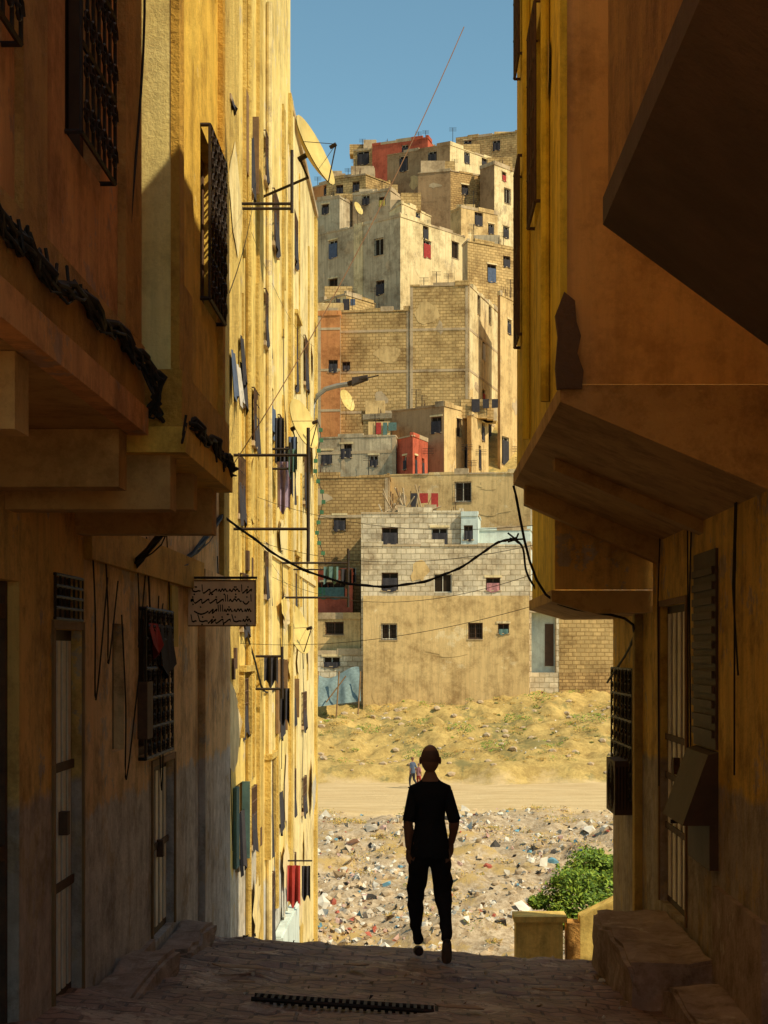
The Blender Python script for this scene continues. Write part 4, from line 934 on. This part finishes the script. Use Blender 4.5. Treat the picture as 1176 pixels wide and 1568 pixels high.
        hm=skin_mesh(vs,es,rs,1); hm.materials.append(skin)
        o=bpy.data.objects.new('hand',hm); scene.collection.objects.link(o); objs.append(o)
    for pts,rr in (([(-.092,.055,.055),(-.092,.13,.055),(-.098,.22,.045),(-.104,.30,.035)],[.040,.043,.046,.032]),([(.130,-.325,.225),(.130,-.285,.165),(.130,-.225,.085),(.130,-.175,.035),(.130,-.125,.03)],[.038,.042,.047,.046,.032])):
        sm=skin_mesh(pts,[(i,i+1) for i in range(len(pts)-1)],rr,2); sm.materials.append(shoe); sm.materials.append(mSole)
        if len(pts)==5:
            for p in sm.polygons: p.material_index=1 if (p.normal.y<-.35 and p.normal.z<.2) else 0
        o=bpy.data.objects.new('shoe',sm); scene.collection.objects.link(o); objs.append(o)
    hp=Part('shirt_hem',shirt); n=28; hp.smooth=True
    for i,(z,rx,ry) in enumerate(((1.14,.118,.085),(1.02,.140,.108),(.92,.155,.120),(.84,.162,.126))):
        for q in range(n):
            an=6.283*q/n; f=1+(.04*math.sin(q*2.7) if i>1 else 0); hp.v.append((math.cos(an)*rx*f,math.sin(an)*ry*f,z+(.012*math.sin(q*1.9) if i==3 else 0)))
    for i in range(3):
        for q in range(n): l=(q+1)%n; hp.f.append((i*n+q,i*n+l,(i+1)*n+l,(i+1)*n+q)); hp.mi.append(0)
    objs.append(hp.build())
    for sgn,(a,b) in ((-1,((-.130,0,1.37),(-.176,-.03,1.13))),(1,((.130,0,1.37),(.196,-.062,1.14)))):
        a=Vector(a);b=Vector(b); sp2=Part('sleeve',shirt); sp2.smooth=True; sp2.tube([a,a.lerp(b,.5),b],.050,14,0,.052); sp2.f=sp2.f[:-2]; sp2.mi=sp2.mi[:-2]; objs.append(sp2.build())
    e=bpy.data.objects.new(name,None); scene.collection.objects.link(e); e.location=origin; e.rotation_euler=(0,0,yaw); e.scale=(k,k,k)
    for o in objs: o.parent=e
    return e
man_x=.10; person('walking_man',(man_x,13.85,street_z(man_x,13.95)+.015),1.76,0,(mShirt,mTrous,mSkin,mShoe,mHair))
yk=86.5
person('distant_pedestrian',(X(632,yk),yk,ground_z(X(632,yk),yk)),1.62,.6,(cl['blue'],cl['dark'],mSkin,mShoe,mHair))
person('distant_pedestrian',(X(641,yk),yk+.6,ground_z(X(641,yk),yk+.6)),1.25,-.4,(cl['pink'],cl['red'],mSkin,mShoe,mHair))
# ------------------------------------------------------------------ light, sky, camera
S=Vector((.75,-.45,.90)).normalized()
ld=bpy.data.lights.new('sun','SUN'); ld.energy=5.0; ld.angle=math.radians(.53); ld.color=(1,.86,.60)
lo=bpy.data.objects.new('sun',ld); scene.collection.objects.link(lo); lo.rotation_euler=S.to_track_quat('Z','Y').to_euler(); lo.location=(30,-10,40)
wd=bpy.data.worlds.new('World'); scene.world=wd; wd.use_nodes=True; nt=wd.node_tree; bg=nt.nodes['Background']
sk=nt.nodes.new('ShaderNodeTexSky'); sk.sky_type='NISHITA'; sk.sun_disc=False; sk.sun_elevation=math.asin(S.z); sk.sun_rotation=math.atan2(S.x,S.y)
sk.dust_density=.5; sk.ozone_density=1.0; sk.air_density=1.0; sk.altitude=800
tint=mixc(nt,1.0,sk.outputs[0],(.84,1.04,.88),'MULTIPLY')
nt.links.new(tint,bg.inputs[0]); bg.inputs[1].default_value=.15
cd=bpy.data.cameras.new('camera'); cam=bpy.data.objects.new('camera',cd); scene.collection.objects.link(cam); scene.camera=cam
cam.location=(0,0,CZ); cam.rotation_euler=(math.radians(90),0,0)
cd.sensor_fit='VERTICAL'; cd.sensor_height=36; cd.sensor_width=27; cd.lens=36*F/1568; cd.shift_y=216/1568; cd.shift_x=-52/1568; cd.clip_end=6000; cd.clip_start=.05
scene.view_settings.view_transform='Standard'; scene.view_settings.look='None'; scene.view_settings.exposure=0
